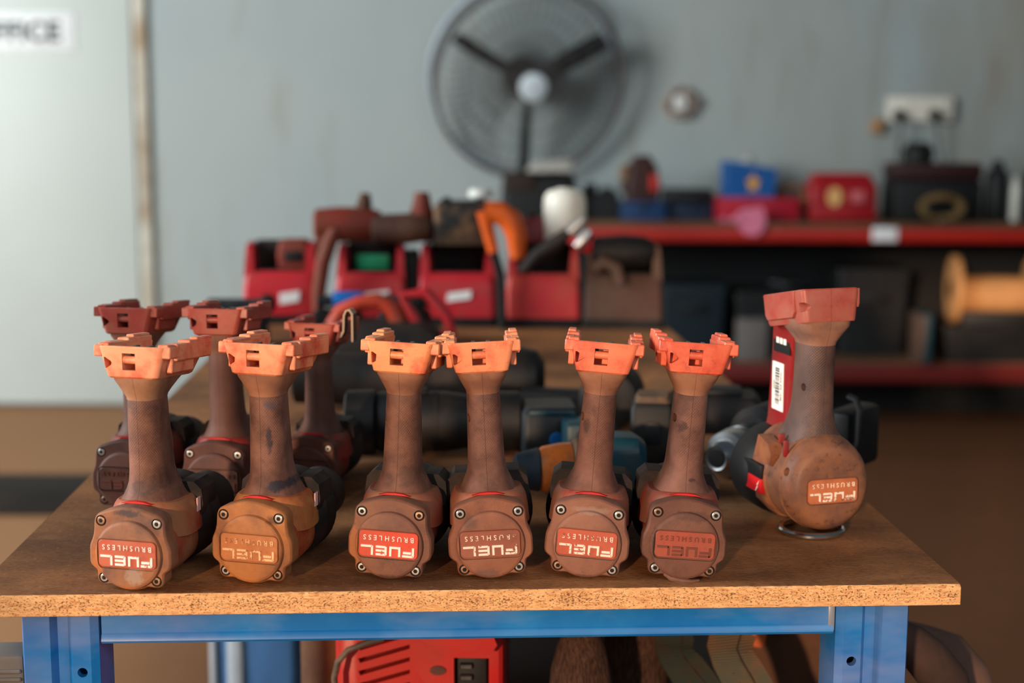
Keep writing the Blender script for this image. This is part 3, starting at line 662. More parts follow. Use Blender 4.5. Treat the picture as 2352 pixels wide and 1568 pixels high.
kit('battery_pack', 'dark battery pack standing on edge with tan dust on top, left of the chrome chuck', 'battery', tbl(1497, 1056), -.12, [
    ('case', MB().loft([rrect(20, -22, 30, 5, 0), rrect(21.5, -24, 32, 6, 8), rrect(21.5, -24, 32, 6, 56), rrect(19, -20, 28, 5, 62)]), GREY),
    ('dusty_lid', MB().loft([rrect(18, -19, 27, 5, 61.5), rrect(15, -16, 24, 5, 68)]), TAN),
    ('side_clip', MB().box(-6, 8, -26, -23, 22, 44, 1.5), TEALG)])
imp = kit('impact_driver', 'teal impact driver with an orange nose lying behind the right pair of front drills', 'drill', tbl(1330, 1140), .1, [
    ('nose_boot', MB().lathe([(-60, 10), (-58, 15), (-38, 20), (-36, 18)], 'x', (0, 0, 26), 28), dusty('navy_rubber', (20, 34, 46), (50, 50, 50), .25)),
    ('gear_case', MB().lathe([(-40, 17), (-34, 21), (-18, 24), (-8, 24.5), (-6, 22)], 'x', (0, 0, 26), 32), ORG),
    ('motor_housing', MB().lathe([(-7, 23), (-4, 26), (22, 27), (24, 25)], 'x', (0, 0, 28), 32), TAN),
    ('rear_housing', MB().loft([[(x, yy, zz) for _, yy, zz in [(0, p_[0], p_[1]) for p_ in rrect2(2*w_, 2*h_, r_, 6, 0, 30)]] for x, w_, h_, r_ in ((22, 25, 26, 14), (30, 27, 28, 14), (50, 26, 27, 14), (58, 20, 22, 12))]), TEAL),
    ('grip', MB().loft([[(26 + a_, yy, 24 + b_) for a_, b_ in rrect2(30, 34, 9)] for yy in (14, 40, 90, 104)]), TEALG),
    ('battery_foot', MB().box(2, 52, 100, 150, 0, 46, 5), TEAL),
    ('screw_hole', MB().lathe([(-2, 3), (0, 3)], 'y', (-22, -23.5, 30), 12), BLK)])
kit('drill_driver', 'black drill lying with its round end towards the camera, left of the dusty upright battery', 'drill', tbl(1394, 992), -.2, [
    ('motor_cap', MB().lathe([(0, 24), (3, 32), (12, 34), (14, 32)], 'y', (0, 0, 34.5), 36), GREY),
    ('body', MB().lathe([(14, 32), (18, 33.5), (70, 33.5), (82, 26), (120, 22), (124, 12)], 'y', (0, 0, 34.5), 32), BLK),
    ('grip', MB().loft([[(xx, 46 + a_, 22 + b_) for a_, b_ in rrect2(32, 32, 9)] for xx in (-24, -60, -104)]), GREY)])
# drill with the bright chuck, lying, handle out to the right
ch = kit('hammer_drill', 'black hammer drill lying flat with a shiny chrome chuck, behind the tall rotary hammer', 'drill', tuple(at(1644, 1110) ), -.68, [
    ('chuck_nose', MB().lathe([(0, 9), (-1, 11.5), (4, 14), (13, 15.5), (15, 14)], 'y', (0, 0, 24.5), 32), CHROME),
    ('jaw_hole', MB().lathe([(-1.2, 8.8), (.5, 8.8)], 'y', (0, 0, 24.5), 24), BLK),
    ('chuck_sleeve', MB().lathe([(14, 17), (18, 22), (36, 24), (40, 22.5)], 'y', (0, 0, 24.5), 36), CHROME),
    ('chuck_ring', MB().lathe([(40, 22), (43, 22)], 'y', (0, 0, 24.5), 36), BLK),
    ('chuck_body', MB().lathe([(43, 24), (66, 24), (70, 20)], 'y', (0, 0, 24.5), 36), CHROMED),
    ('gearbox', MB().lathe([(68, 22), (74, 30), (120, 31), (126, 29)], 'y', (0, 0, 32), 36), BLK),
    ('motor_housing', MB().lathe([(126, 30), (180, 31), (190, 24)], 'y', (0, 0, 32), 36), GREY),
    ('grip', MB().loft([[(xx, 150 + xx*.12 + a_, 26 + b_) for a_, b_ in rrect2(36, 32, 10)] for xx in (16, 36, 58)]), BLK),
    ('battery_foot', MB().box(52, 80, 112, 186, 0, 60, 6), BLK),
    ('belt_hook', MB().tube([(78, 118, 16), (86, 114, 20), (90, 113, 34), (90, 113, 64), (86, 114, 74), (76, 118, 76)], 3.2, 8), BLK)])
kit('battery_charger', 'flat black charger lying in the shade between the dusty upright battery and the rotary hammer', 'charger', tbl(1640, 985), -.1, [
    ('case', MB().loft([rrect(52, -30, 46, 8, 0), rrect(54, -32, 48, 9, 12), rrect(50, -28, 44, 9, 34), rrect(44, -22, 38, 8, 40)]), BLK),
    ('bay', MB().box(-34, 30, -12, 30, 39, 46, 3), GREY)])

# red saw in the middle distance, battery packs and the blue-collared wand in front of the chargers
DCH = 2.36
def onT(px, d): p = atY(px, 700, d); return (p.x, d, TT)
kit('cordless_saw', 'orange-red cordless saw with a slanted open handle, in front of the chargers', 'power tool', onT(890, 2.02), .05, [
    ('body', MB().loft([rrect(78, -34, 34, 14, 0), rrect(84, -38, 38, 16, 18), rrect(76, -32, 32, 16, 44), rrect(50, -22, 22, 12, 58)]), BRN),
    ('bow_handle', MB().tube([(-80, 0, 50), (-66, 0, 72), (-40, 0, 84), (-14, 0, 88), (6, 0, 76), (16, 0, 56)], [11, 12, 11, 11, 12, 13], 12), REDO),
    ('loop_handle', MB().tube([(22, 0, 94), (54, 0, 100), (84, 0, 66), (92, 0, 42), (66, 0, 34), (48, 0, 40), (34, 0, 66)], 9, 12, True), REDP),
    ('shoe', MB().box(-92, 92, -44, 44, 0, 5, 2), CHROMED)])
for px, rz, lb in ((775, .1, 'black battery pack in front of the charger with the green label'), (930, -.1, 'black battery pack behind the orange-red saw handle')):
    kit('battery_pack', lb, 'battery', onT(px, 2.2), rz, [
        ('case', MB().loft([rrect(38, -30, 30, 7, 0), rrect(40, -32, 32, 8, 14), rrect(38, -30, 30, 8, 46), rrect(33, -26, 26, 7, 51)]), BLK),
        ('rail', MB().box(-28, -20, -24, 24, 50, 54, 1), GREY), ('rail', MB().box(20, 28, -24, 24, 50, 54, 1), GREY)])
bpk = onT(556, 2.16)
kit('battery_pack', 'black battery pack at the table left edge, behind the shaded second-row drills', 'battery', bpk, .2, [
    ('case', MB().loft([rrect(38, -30, 30, 7, 0), rrect(40, -32, 32, 8, 14), rrect(38, -30, 30, 8, 46), rrect(33, -26, 26, 7, 51)]), BLK),
    ('rail', MB().box(-28, -20, -24, 24, 50, 54, 1), GREY), ('rail', MB().box(20, 28, -24, 24, 50, 54, 1), GREY)])
kit('extension_pole', 'short black tube lying on the battery pack at the table left edge', 'tool', (bpk[0], bpk[1], TT + .054), -.05, [
    ('tube', MB().tube([(-52, 0, 10), (44, 0, 11)], 9, 14), dusty('wand_black', (22, 26, 32), (56, 50, 46), .2)),
    ('end_stop', MB().lathe([(30, 10), (34, 14), (46, 14), (50, 10)], 'x', (0, 0, 12), 18), BLK)])
wl = onT(760, 2.2)
kit('blower_wand', 'thin black wand with a blue collar laid across the battery packs before the chargers', 'tool', (wl[0], wl[1], TT + .054), .0, [
    ('tube', MB().tube([(-20, 0, 11), (60, 0, 11), (166, 0, 11)], 9.5, 14), dusty('wand_black', (22, 26, 32), (56, 50, 46), .2)),
    ('collar', MB().lathe([(4, 12), (8, 13.5), (48, 13.5), (52, 12)], 'x', (0, 0, 13), 20), BLUEP),
    ('tip', MB().box(120, 146, -13, 13, 1, 26, 4), BLK)])

# red chargers standing in a row at the far end
def charger(px, wpx, d, rz, red, label, sticker=None, post=1.0):
    k_ = d/3.267*.985; W = wpx*k_/2
    T = thing('battery_charger', label, 'charger', onT(px, d), (0, 0, rz), 'red chargers in a row at the far end of the table')
    part('base_strip', MB().loft([rrect(W*1.02, 0, 96, 6, 0), rrect(W*1.02, 0, 96, 6, 16)]), [BLK], T, .001)
    part('body', MB().loft([rrect(W, 1, 94, 7, 15), rrect(W*.985, 3, 93, 8, 60), rrect(W*.95, 8, 92, 8, 84), rrect(W*.9, 14, 90, 8, 90)]), [red], T, .001)
    for sg, hh in ((-1, 138*post), (1, 138)):
        part('side_post', MB().loft([[(sg*x, y, z) for x, y in ((W*.96, 12), (W*.68, 12), (W*.68, 88), (W*.96, 88))] if False else [(sg*W*.97*t_, 10 + o_, z), (sg*W*(.70 + b_), 10 + o_, z), (sg*W*(.70 + b_), 88 - o_, z), (sg*W*.97*t_, 88 - o_, z)] for z, t_, o_, b_ in ((80, 1, 0, 0), (hh*.8, .97, 4, .02), (hh*.97, .93, 10, .06), (hh, .88, 14, .1))]), [red], T, .001)
    part('back_panel', MB().box(-W*.75, W*.75, 74, 90, 80, 139, 4), [BRN], T, .001)
    part('bay_floor', MB().box(-W*.66, W*.66, 16, 74, 86, 93, 2), [BLK], T, .001)
    if sticker:
        m_, x0_, x1_, z0_, z1_ = sticker
        q_ = [(x0_*W, z0_), (x1_*W*.96, z0_ + 6), (x1_*W, z1_), (x0_*W*.9, z1_ - 5)]
        part('sticker', MB().prism(q_, 0.2, 3.4), [m_], T, .001)
    return T
STW = plain('sticker_white', (232, 230, 226), .4)
DRED = dusty('dusty_red', (150, 40, 34), (120, 74, 54), .62, .6, 14, .3); BROWNED = dusty('browned_red', (66, 36, 29), (66, 48, 39), .7, .7, 12, .3)
PINKR = dusty('pale_red', (180, 36, 44), (172, 66, 52), .35, .5, 12, .2)
charger(642, 172, 2.40, .05, REDP, 'red charger with a slanted white mark, leftmost of the row', (STW, .0, .55, 34, 58))
charger(850, 166, 2.38, .0, REDP, 'red charger with a green card standing in its bay', (STW, -.2, .55, 50, 62))
charger(1048, 184, 2.38, -.03, REDP, 'red charger with a straight white mark on its front', (STW, -.25, .38, 42, 62))
charger(1246, 176, 2.37, -.05, PINKR, 'plain scuffed red charger without any mark, under the white jug')
charger(1432, 186, 2.36, -.08, BROWNED, 'browned dusty charger at the table right edge, last of the row')
gl = onT(853, 2.38)
tag(part('green_label', MB().box(-27, 27, -2, 2, 0, 26, 1), [plain('label_green', (22, 128, 84), .5)], None, .001), 'green plastic card standing in the bay of the second charger', 'card')
o = bpy.data.objects['green_label']; o.name = 'green_card'; o.location = (gl[0], gl[1] + .030, TT + .0935)

# things heaped on the chargers
def onC(px, d=2.41, z=.139): p = atY(px, 600, d); return (p.x, d, TT + z)
MUD = dusty('mud_red', (124, 40, 28), (104, 52, 36), .5, .65, 18, .4); MUDB = dusty('mud_brown', (62, 36, 29), (86, 54, 38), .5, .75, 18, .4)
kit('impact_wrench', 'mud-red impact wrench lying on the second charger, a brown anvil sticking up', 'power tool', onC(806), .1, [
    ('housing', MB().lathe([(-62, 18), (-58, 26), (-20, 30), (30, 29), (52, 22)], 'x', (0, 0, 31), 28), MUD),
    ('anvil', MB().tube([(20, 0, 44), (24, 0, 66), (26, 0, 84)], [14, 13, 8], 14), MUDB),
    ('grip', MB().loft([[(-44 + a_, -y_*.2 - 12, 26 - y_*.55 + b_) for a_, b_ in rrect2(30, 22, 8)] for y_ in (0, 30, 62)]), MUD)])
kit('drill_driver', 'brown dusty drill body lying across the second and third chargers', 'drill', onC(914, 2.39), -.1, [
    ('housing', MB().lathe([(-42, 16), (-38, 23), (20, 26), (40, 22), (56, 14)], 'x', (0, 0, 26), 24), MUDB),
    ('grip', MB().loft([[(10 + a_, 8 + y_, 22 + b_) for a_, b_ in rrect2(28, 26, 8)] for y_ in (0, 40)]), MUDB)])
kit('drill_driver', 'brown-red drill standing on its end on the third charger', 'drill', onC(970, 2.45), .2, [
    ('housing', MB().lathe([(0, 20), (6, 27), (40, 26), (58, 18), (84, 12)], 'z', (0, 0, 0), 24), MUD),
    ('grip', MB().loft([[(18 + x_, a_, 22 + b_) for a_, b_ in rrect2(24, 28, 8)] for x_ in (0, 26)]), MUDB)])
kit('battery_pack', 'black battery pack with tan dust spots on top of the third charger', 'battery', onC(1064, 2.41), .0, [
    ('case', MB().loft([rrect(46, -34, 34, 8, 0), rrect(50, -36, 36, 9, 18), rrect(48, -34, 34, 9, 62), rrect(40, -28, 28, 8, 72)]), dusty('spotted_black', (26, 26, 26), (118, 84, 52), .32, .6, 30, .2)),
    ('rail', MB().box(-34, -22, -28, 28, 71, 77, 1.5), BLK), ('rail', MB().box(22, 34, -28, 28, 71, 77, 1.5), BLK)])
kit('drill_driver', 'dusty red tool head sunk in the bay of the leftmost charger', 'drill', (onC(672)[0], 2.44, TT + .0935), 0, [
    ('housing', MB().loft([rrect(28, -18, 18, 8, 0), rrect(30, -20, 20, 9, 24), rrect(26, -18, 18, 9, 44), rrect(18, -12, 12, 6, 50)]), MUD),
    ('slot', MB().box(-16, 16, -21.5, -18, 12, 30, 2), BLK)])
kit('side_handle', 'mud-red grip leaning in the gap between the two leftmost chargers', 'handle', onC(744, 2.35, 0), 0, [
    ('grip', MB().tube([(-12, 6, 4), (-10, 4, 60), (-2, 2, 110), (12, 0, 150), (20, 0, 166)], [10, 12, 13, 13, 9], 14), MUD),
    ('collar', MB().lathe([(0, 15), (8, 15)], 'z', (-12, 6, 0), 16), BLK)])
kit('battery_charger', 'slim black charger standing upright between the second and third red chargers', 'charger', onC(944, 2.43, 0), 0, [
    ('case', MB().loft([rrect(14, -30, 30, 5, 0), rrect(15, -32, 32, 6, 20), rrect(14, -30, 30, 6, 118), rrect(10, -24, 24, 5, 126)]), BLK),
    ('lamp', MB().box(-6, 6, -33, -30, 92, 98, 1), GREY)])
kit('bottle_cap', 'small white cap lying on the black battery pack', 'cap', (onC(1104)[0], 2.41, TT + .139 + .0772), 0, [
    ('shell', MB().lathe([(0, 19), (2, 21), (12, 20), (15, 16)], 'z', (0, 0, 0), 24), plain('white_plastic', (206, 206, 200), .4)),
    ('knurl', MB().lathe([(3, 21.6), (9, 21.2)], 'z', (0, 0, 0), 24), plain('white_plastic', (206, 206, 200), .4))])
kit('side_handle', 'orange hooked side handle between the third and fourth chargers', 'handle', onC(1150, 2.36, .0), 0, [
    ('bow', MB().tube([(-26, 0, 196), (-2, 0, 194), (16, 0, 182), (26, 0, 158), (28, 0, 118)], [17, 19, 20, 18, 13], 16), plain('hook_orange', (206, 84, 18), .5, var=.2, sc=30)),
    ('shank', MB().tube([(-26, 0, 196), (-22, 0, 168), (-12, 0, 128)], [15, 11, 9], 14), plain('hook_orange', (206, 84, 18), .5, var=.2, sc=30)),
    ('stem', MB().tube([(-13, 0, 132), (0, 0, 90), (4, 0, 0)], [8, 8, 8], 12), BLK)])
kit('tool_case', 'dark red lump of a tool head between the orange handle and the white jug', 'tool', onC(1222, 2.45), 0, [
    ('housing', MB().loft([rrect(34, -20, 20, 8, 0), rrect(32, -20, 20, 9, 26), rrect(20, -14, 14, 8, 42)]), plain('deep_red', (116, 14, 18), .5)),
    ('knob', MB().lathe([(40, 8), (50, 7)], 'z', (0, 0, 0), 12), BLK)])
kit('plastic_jug', 'cloudy white plastic jug standing on the plain red charger', 'jug', onC(1296, 2.44, .1395), 0, [
    ('tank', MB().lathe([(0, 33), (4, 36), (64, 37), (78, 35), (87, 28), (90, 18)], 'z', (0, 0, 0), 36), plain('milky_plastic', (226, 220, 206), .45, var=.04)),
    ('neck', MB().lathe([(88, 15), (92, 13)], 'z', (0, 0, 0), 24), plain('milky_plastic', (226, 220, 206), .45, var=.04))])
kit('tin_snips', 'dusty snips with shiny steel jaws lying over the plain red charger', 'pliers', onC(1276, 2.335, .122), 0, [
    ('handle', MB().tube([(-56, 0, -24), (-30, 0, 4), (0, 0, 24), (22, 0, 40)], [9, 12, 13, 12], 12), BRN),
    ('jaw', MB().tube([(10, -2, 32), (28, -2, 46), (44, -2, 62)], [8, 10, 9], 12), CHROME),
    ('jaw', MB().tube([(34, -4, 18), (46, -4, 30), (56, -4, 44)], [9, 11, 8], 12), CHROME),
    ('pivot', MB().lathe([(-10, 7), (6, 7)], 'y', (26, 0, 30), 16), REDP)])
kit('drill_driver', 'black drill with a red end and brown grip slumped over the browned charger', 'drill', onC(1420, 2.392, .0935), .0, [
    ('housing', MB().lathe([(-46, 16), (-40, 27), (10, 31), (44, 28), (60, 20)], 'x', (0, 0, 32), 28), BLK),
    ('end_cap', MB().lathe([(-62, 8), (-58, 15), (-46, 17)], 'x', (0, 0, 46), 24), REDP),
    ('grip', MB().tube([(-40, -30, 8), (-26, -34, 20), (-6, -36, 10), (4, -42, -18)], [12, 13, 12, 10], 12), BROWNED)])

# ------------------------------------------------------------------ stores under the table
TRZ = .70
tp0 = CORN + D_*.14 - R_*.49
tr = thing('storage_box', 'black flat-lidded storage box under the table carrying straps and a charger', 'box', (tp0.x, tp0.y, 0), (0, 0, YAW))
part('shell', MB().box(0, .42, 0, .62, 0, TRZ - .03, .01), [BLK], tr); part('lid', MB().box(-.006, .426, -.006, .626, TRZ - .03, TRZ, .008), [BLK], tr)
def under(px, py, d): return atY(px, py, d)
RC = dusty('bright_red_plastic', (168, 24, 22), (158, 40, 32), .35, .4, 20, .15, .4)
p = under(962, 1520, 1.20); W = .195/2*400/530
cg = thing('charging_station', 'bright red charger with slanted cooling slots under the table', 'charger', (p.x, 1.20, TRZ), (0, 0, -.04))
bodym = MB().loft([[(x, y, z) for x, z in rrect2(148, 176, 22, 6, 0, 88)] for y in (2, 0)] + [[(x, y, z) for x, z in rrect2(150, 178, 22, 6, 0, 89)] for y in (6, 120)])
bodym = MB().loft([[(x*s_, y, 89 + (z - 89)*s_) for x, z in rrect2(150, 178, 22, 6, 0, 89)] for y, s_ in ((0, .94), (3, .985), (8, 1.), (116, 1.), (124, .95))])
sl = MB()
for i in range(9):
    z0 = 143 - i*11.5
    sl.loft([[(x, y, z) for x, z in ((-54, z0 - 14), (-52, z0 - 18), (-8, z0 - 4), (-8, z0))] for y in (-5, 14)])
sl.box(31, 62, -5, 20, 60, 120)
link('case', cut(S(bodym).mesh('case', 1, 0), [S(sl)]), [RC], cg)
part('top_ridge', MB().loft([[(x, y, z) for x, z in ((2, 146), (8, 138), (64, 129), (70, 138), (62, 158), (8, 164))] for y in (-16, 4)]), [RC], cg, .001)
part('lower_ridge', MB().loft([[(x, y, z) for x, z in ((4, 40), (8, 56), (66, 50), (70, 40))] for y in (-14, 4)]), [RC], cg, .001)
tb = part('terminal_block', MB().box(33, 60, 8, 19, 62, 118, 2), [BLK], cg, .001)
for i in range(5): part('terminal', MB().box(36, 47, 3, 9, 66 + i*10.5, 71 + i*10.5, .8, None, 1), [CHROMED], tb, .001)
part('grime_mark', MB().lathe([(-1.0, 7), (.8, 8)], 'y', (17, 0, 108), 20, sq=.6), [dusty('grime_spot', (92, 44, 34), (70, 40, 32), .5)], cg, .001)
part('latch', MB().box(-40, -22, 20, 60, 176, 190, 3), [RC], cg, .001)
cm = MB(); q0 = under(775, 1500, 1.19)
cm.tube([under(880, 1466, 1.19), under(838, 1478, 1.185), under(800, 1492, 1.183), under(776, 1520, 1.182), under(768, 1556, 1.182), under(772, 1600, 1.184), (q0.x, 1.186, TRZ + .004), (q0.x + .03, 1.172, TRZ + .004)], .0028, 8)
solo('loose_cable', cm, [dusty('cord_grey', (70, 60, 56), (120, 96, 80), .4)], 'thin grey cord curving down the left side of the red charger under the table', 'cable')
p = under(740, 1500, 1.28)
kit('rolled_cloth', 'brown cloth roll standing left of the red charger under the table', 'cloth', (p.x - .008, 1.365, TRZ), 0, [
    ('roll', MB().lathe([(0, 22), (6, 25), (120, 25), (168, 23), (178, 17)], 'z', (0, 0, 0), 28), dusty('brown_cloth', (96, 64, 46), (118, 82, 58), .5, .9, 20, .2)),
    ('fold', MB().tube([(16, -14, 174), (24, -18, 150), (42, -16, 120), (54, -10, 80)], [9, 12, 12, 8], 12), dusty('brown_cloth', (0, 0, 0), (0, 0, 0)))])
p = under(845, 1475, 1.36)
kit('drill_driver', 'grey-brown tool with a red collar lying behind the red charger under the table', 'drill', (p.x, 1.42, TRZ), 0, [
    ('body', MB().loft([rrect(34, -30, 30, 8, 0), rrect(36, -32, 32, 10, 120), rrect(32, -26, 26, 10, 160), rrect(20, -14, 14, 8, 172)]), TAN),
    ('collar', MB().box(-38, 38, -34, 20, 100, 128, 6), REDP)])
# fleece pads
k = NT('brown_fleece'); co = k.coords()
n1 = k.noise(co, 260, 4, .7, (1.6, 1.6, .35)); c = k.mix(k.ramp(n1, .35, .7), lin((44, 31, 26)), lin((92, 66, 53)))
n2 = k.noise(co, 14, 3, .5); c = k.mix(k.ramp(n2, .5, .7), c, lin((64, 46, 38))); k.bump(n1, .8, .004); FLE = k.fin(c, .95, 0, .1)
def fleece(px, d, hw, hgt, label, rz):
    mb = MB(); rings = []; rr = random.Random(int(px))
    for t in range(15):
        a = t/14; r_ = hw*(1 - (a**6))*(.86 + .14*math.sin(a*PI)); rings.append([(r_*math.cos(2*PI*j/28)*(1 + rr.uniform(-.03, .03)), r_*.8*math.sin(2*PI*j/28)*(1 + rr.uniform(-.03, .03)), a*hgt) for j in range(28)])
    mb.loft(rings); p_ = under(px, 1500, d)
    T = thing('fleece_pad', label, 'pad', (p_.x, d, TRZ), (0, 0, rz)); part('pile', mb, [FLE], T, .001, 60)
    part('backing', MB().lathe([(0, hw*.84), (5, hw*.87)], 'z', (0, 0, 0), 24, sq=.8), [BRN], T, .001)
fleece(1335, 1.19, 29, 172, 'brown fleece pad under the table, the one next to the red charger', 0)
fleece(1462, 1.30, 33, 172, 'brown fleece pad under the table, the one next to the green-grey strap', .2)
# webbing straps
k = NT('webbing'); co = k.coords(False)
wv = k.n('ShaderNodeTexWave'); wv.wave_type = 'BANDS'; wv.bands_direction = 'Z'; wv.inputs['Scale'].default_value = 180; wv.inputs['Distortion'].default_value = .6; k.l(co, wv.inputs[0])
n1 = k.noise(co, 24, 4, .6); c = k.mix(k.ramp(n1, .38, .68), lin((118, 86, 62)), lin((82, 90, 78)))
c = k.mix(k.math('MULTIPLY', wv.outputs['Fac'], .35), c, lin((64, 46, 36))); k.bump(wv.outputs['Fac'], .5, .001); WEB1 = k.fin(c, .85, 0, .15)
k = NT('webbing_green'); co = k.coords(False)
wv = k.n('ShaderNodeTexWave'); wv.wave_type = 'BANDS'; wv.bands_direction = 'Z'; wv.inputs['Scale'].default_value = 180; k.l(co, wv.inputs[0])
n1 = k.noise(co, 24, 4, .6); c = k.mix(k.ramp(n1, .38, .68), lin((60, 54, 44)), lin((44, 62, 60)))
c = k.mix(k.math('MULTIPLY', wv.outputs['Fac'], .35), c, lin((40, 40, 36))); k.bump(wv.outputs['Fac'], .5, .001); WEB2 = k.fin(c, .85, 0, .15)
def strap(pts, wid, mat, label, d0):
    mb = MB(); P_ = [under(x, y, d) for x, y, d in pts]; last = P_[-1]
    P_ += [Vector((last.x + .02, last.y + .01, TRZ + .03)), Vector((last.x + .05, last.y + .06, TRZ + .004))]
    mb.ribbon(P_, (1, .12, -.12), wid, .003)
    T = thing('webbing_strap', label, 'strap', tuple(P_[-1]))
    o_ = part('band', mb, [mat], T); o_.location = -P_[-1]
    mb2 = MB()
    for sx in (-.17, .17): mb2.ribbon([q_ + Vector((wid*sx, -.0022, 0)) for q_ in P_[:-2]], (1, .12, -.12), .0012, .0006)
    o2 = part('stitching', mb2, [plain('stitch_dark', (58, 42, 34), .8)], T); o2.location = -P_[-1]
strap([(1546, 1440, 1.29), (1550, 1465, 1.285), (1546, 1486, 1.275), (1556, 1510, 1.265), (1578, 1538, 1.26), (1602, 1568, 1.26), (1630, 1610, 1.262), (1650, 1650, 1.266)], .036, WEB2, 'green-grey webbing strap hanging in folds under the table', 0)
strap([(1690, 1440, 1.225), (1680, 1464, 1.218), (1674, 1488, 1.208), (1684, 1514, 1.20), (1702, 1544, 1.196), (1722, 1578, 1.195), (1742, 1618, 1.198), (1756, 1655, 1.202)], .040, WEB1, 'tan webbing strap with dark stitching hanging under the table', 0)
p = under(1830, 1520, 1.36)
kit('cardboard_box', 'brown cardboard box with a torn corner under the right side of the table', 'box', (p.x, 1.36, TRZ), -.35, [
    ('case', MB().box(-50, 60, 0, 90, 0, 150, 3), dusty('cardboard', (84, 53, 36), (70, 46, 33), .4, .85, 14, .2)),
    ('flap', MB().box(-52, 62, -20, 45, 150, 153, 1, Matrix.Rotation(.25, 4, 'X')), dusty('cardboard', (0, 0, 0), (0, 0, 0))),
    ('torn_corner', MB().tube([(-40, -3, 70), (-34, -6, 100), (-24, -4, 130)], [8, 6, 2], 8), plain('torn_board', (170, 84, 44), .8))])
p = under(1911, 1478, 1.11)
# dark cloths hanging off the frame at the right
def sweep(pts, rad, mat, label, name='hose', cat='hose'):
    mb = MB(); P_ = [under(x, y, d) for x, y, d in pts]; mb.tube(P_, rad, 14)
    mb.v = [tuple(Vector(v) - P_[0]) for v in mb.v]
    T = thing(name, label, cat, tuple(P_[0])); part('sleeve', mb, [mat], T)
    e = MB(); e.tube([P_[-1] - P_[0] - Vector((0, 0, .004)), P_[-1] - P_[0] - Vector((0, 0, .02))], rad[-1]*1.08, 14); part('cuff', e, [BLK], T)
CLO = dusty('dark_cloth', (44, 32, 28), (70, 50, 42), .4, .9, 14, .2)
sweep([(2040, 1452, 1.14), (2092, 1478, 1.14), (2130, 1512, 1.13), (2168, 1560, 1.13), (2188, 1640, 1.13), (2190, 2900, 1.13)], [.014, .017, .019, .02, .02, .02], CLO, 'dark cloth sleeve hanging from the right table leg, nearer one')
sweep([(2060, 1450, 1.22), (2120, 1474, 1.22), (2176, 1500, 1.21), (2222, 1552, 1.20), (2250, 1640, 1.20), (2250, 2700, 1.20)], [.012, .016, .02, .02, .02, .02], dusty('brown_hose_cloth', (84, 62, 54), (104, 78, 66), .4, .9, 14, .2), 'brown cloth sleeve arching behind the darker one beside the right table leg')
# grey ribbed power supply beside the left leg
p = under(28, 1540, 1.10)
ps = thing('power_supply', 'grey ribbed plastic power supply fixed to the left table leg', 'power supply', (-.3678, 1.002, atY(28, 1506, 1.0).z - .071), (0, 0, YAW))
part('case', MB().box(-28, 9, -2, 30, 0, 71, 3), [plain('case_grey', (116, 108, 100), .55)], ps, .001)
for i in range(9): part('rib', MB().box(-18, 7, -4, -1, 8 + i*6.2, 11 + i*6.2, .8, None, 1), [plain('case_grey', (116, 108, 100), .55)], ps, .001)
# blue bucket on the floor beyond the table
bx0 = under(606, 1500, 2.14)
bb = thing('plastic_bin', 'tall light blue plastic bin with a painted highlight and a pale edge strip standing on the floor behind the red charger', 'bin', (bx0.x + .005, 2.12, 0), (0, 0, 0))
bh = .56
part('tub', MB().loft([rrect(.062, -.06, .06, .02, 0), rrect(.070, -.066, .066, .02, bh)]), [plain('bin_blue', (92, 142, 198), .4)], bb)
part('rim', MB().loft([rrect(.072, -.069, .069, .02, bh - .010), rrect(.072, -.069, .069, .02, bh + .002)]), [plain('bin_rim', (208, 214, 220), .4)], bb)
part('stripe', MB().box(-.045, -.022, -.0685, -.060, .10, bh - .010, .001), [plain('bin_rim', (208, 214, 220), .4)], bb)  # white strip drawn as a highlight down the tub
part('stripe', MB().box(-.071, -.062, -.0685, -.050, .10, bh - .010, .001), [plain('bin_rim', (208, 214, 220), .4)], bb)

# ------------------------------------------------------------------ back bench
BY = 5.80
BT = CAMZ - 211*BY/FPX
RB = plain('racking_red', (158, 28, 18), .4, var=.15, sc=3)
bx = atY(1180, 600, BY).x
rk = thing('rack_bench', 'long bench of red racking beams with brown shelf boards against the back wall', 'bench', (bx, BY, 0))
BL = 3.2
part('top_board', MB().box(0, BL, -.004, .68, BT - .02, BT, .002), [dusty('bench_board', (84, 56, 38), (104, 74, 50), .5, .6, 5, .3)], rk)
part('top_beam', MB().box(.02, BL - .02, 0, .05, BT - .076, BT - .020, .004), [RB], rk)
part('lower_board', MB().box(0, BL, .01, .66, .315, .333, .002), [dusty('bench_board', (0, 0, 0), (0, 0, 0))], rk)
part('lower_beam', MB().box(.02, BL - .02, 0, .05, .25, .325, .004), [plain('racking_red_shaded', (92, 20, 17), .5, var=.15, sc=3)], rk)  # same beam red, darkened in colour for the shade under the bench
for x in (-.02, BL - .04):
    for y in (0, .60): part('leg', MB().box(x, x + .06, y, y + .06, 0, BT - .02, .003), [plain('racking_blue', (26, 44, 66), .5)], rk)
part('shade_sheet', MB().box(0, BL, .655, .665, 0, BT - .02), [plain('shade_dark', (16, 18, 20), .7)], rk)  # dark sheet added to stand for the shade behind the shelves
def onB(px, dy=.3): p_ = atY(px, 450, BY + dy); return (p_.x, BY + dy, BT)
def mm(px, d=6.05): return px*d/3.267
DK = plain('bench_black', (9, 10, 11), .6); NAVY = plain('navy_box', (16, 52, 92), .5); DBR = plain('umber_plastic', (54, 28, 24), .6, var=.3)
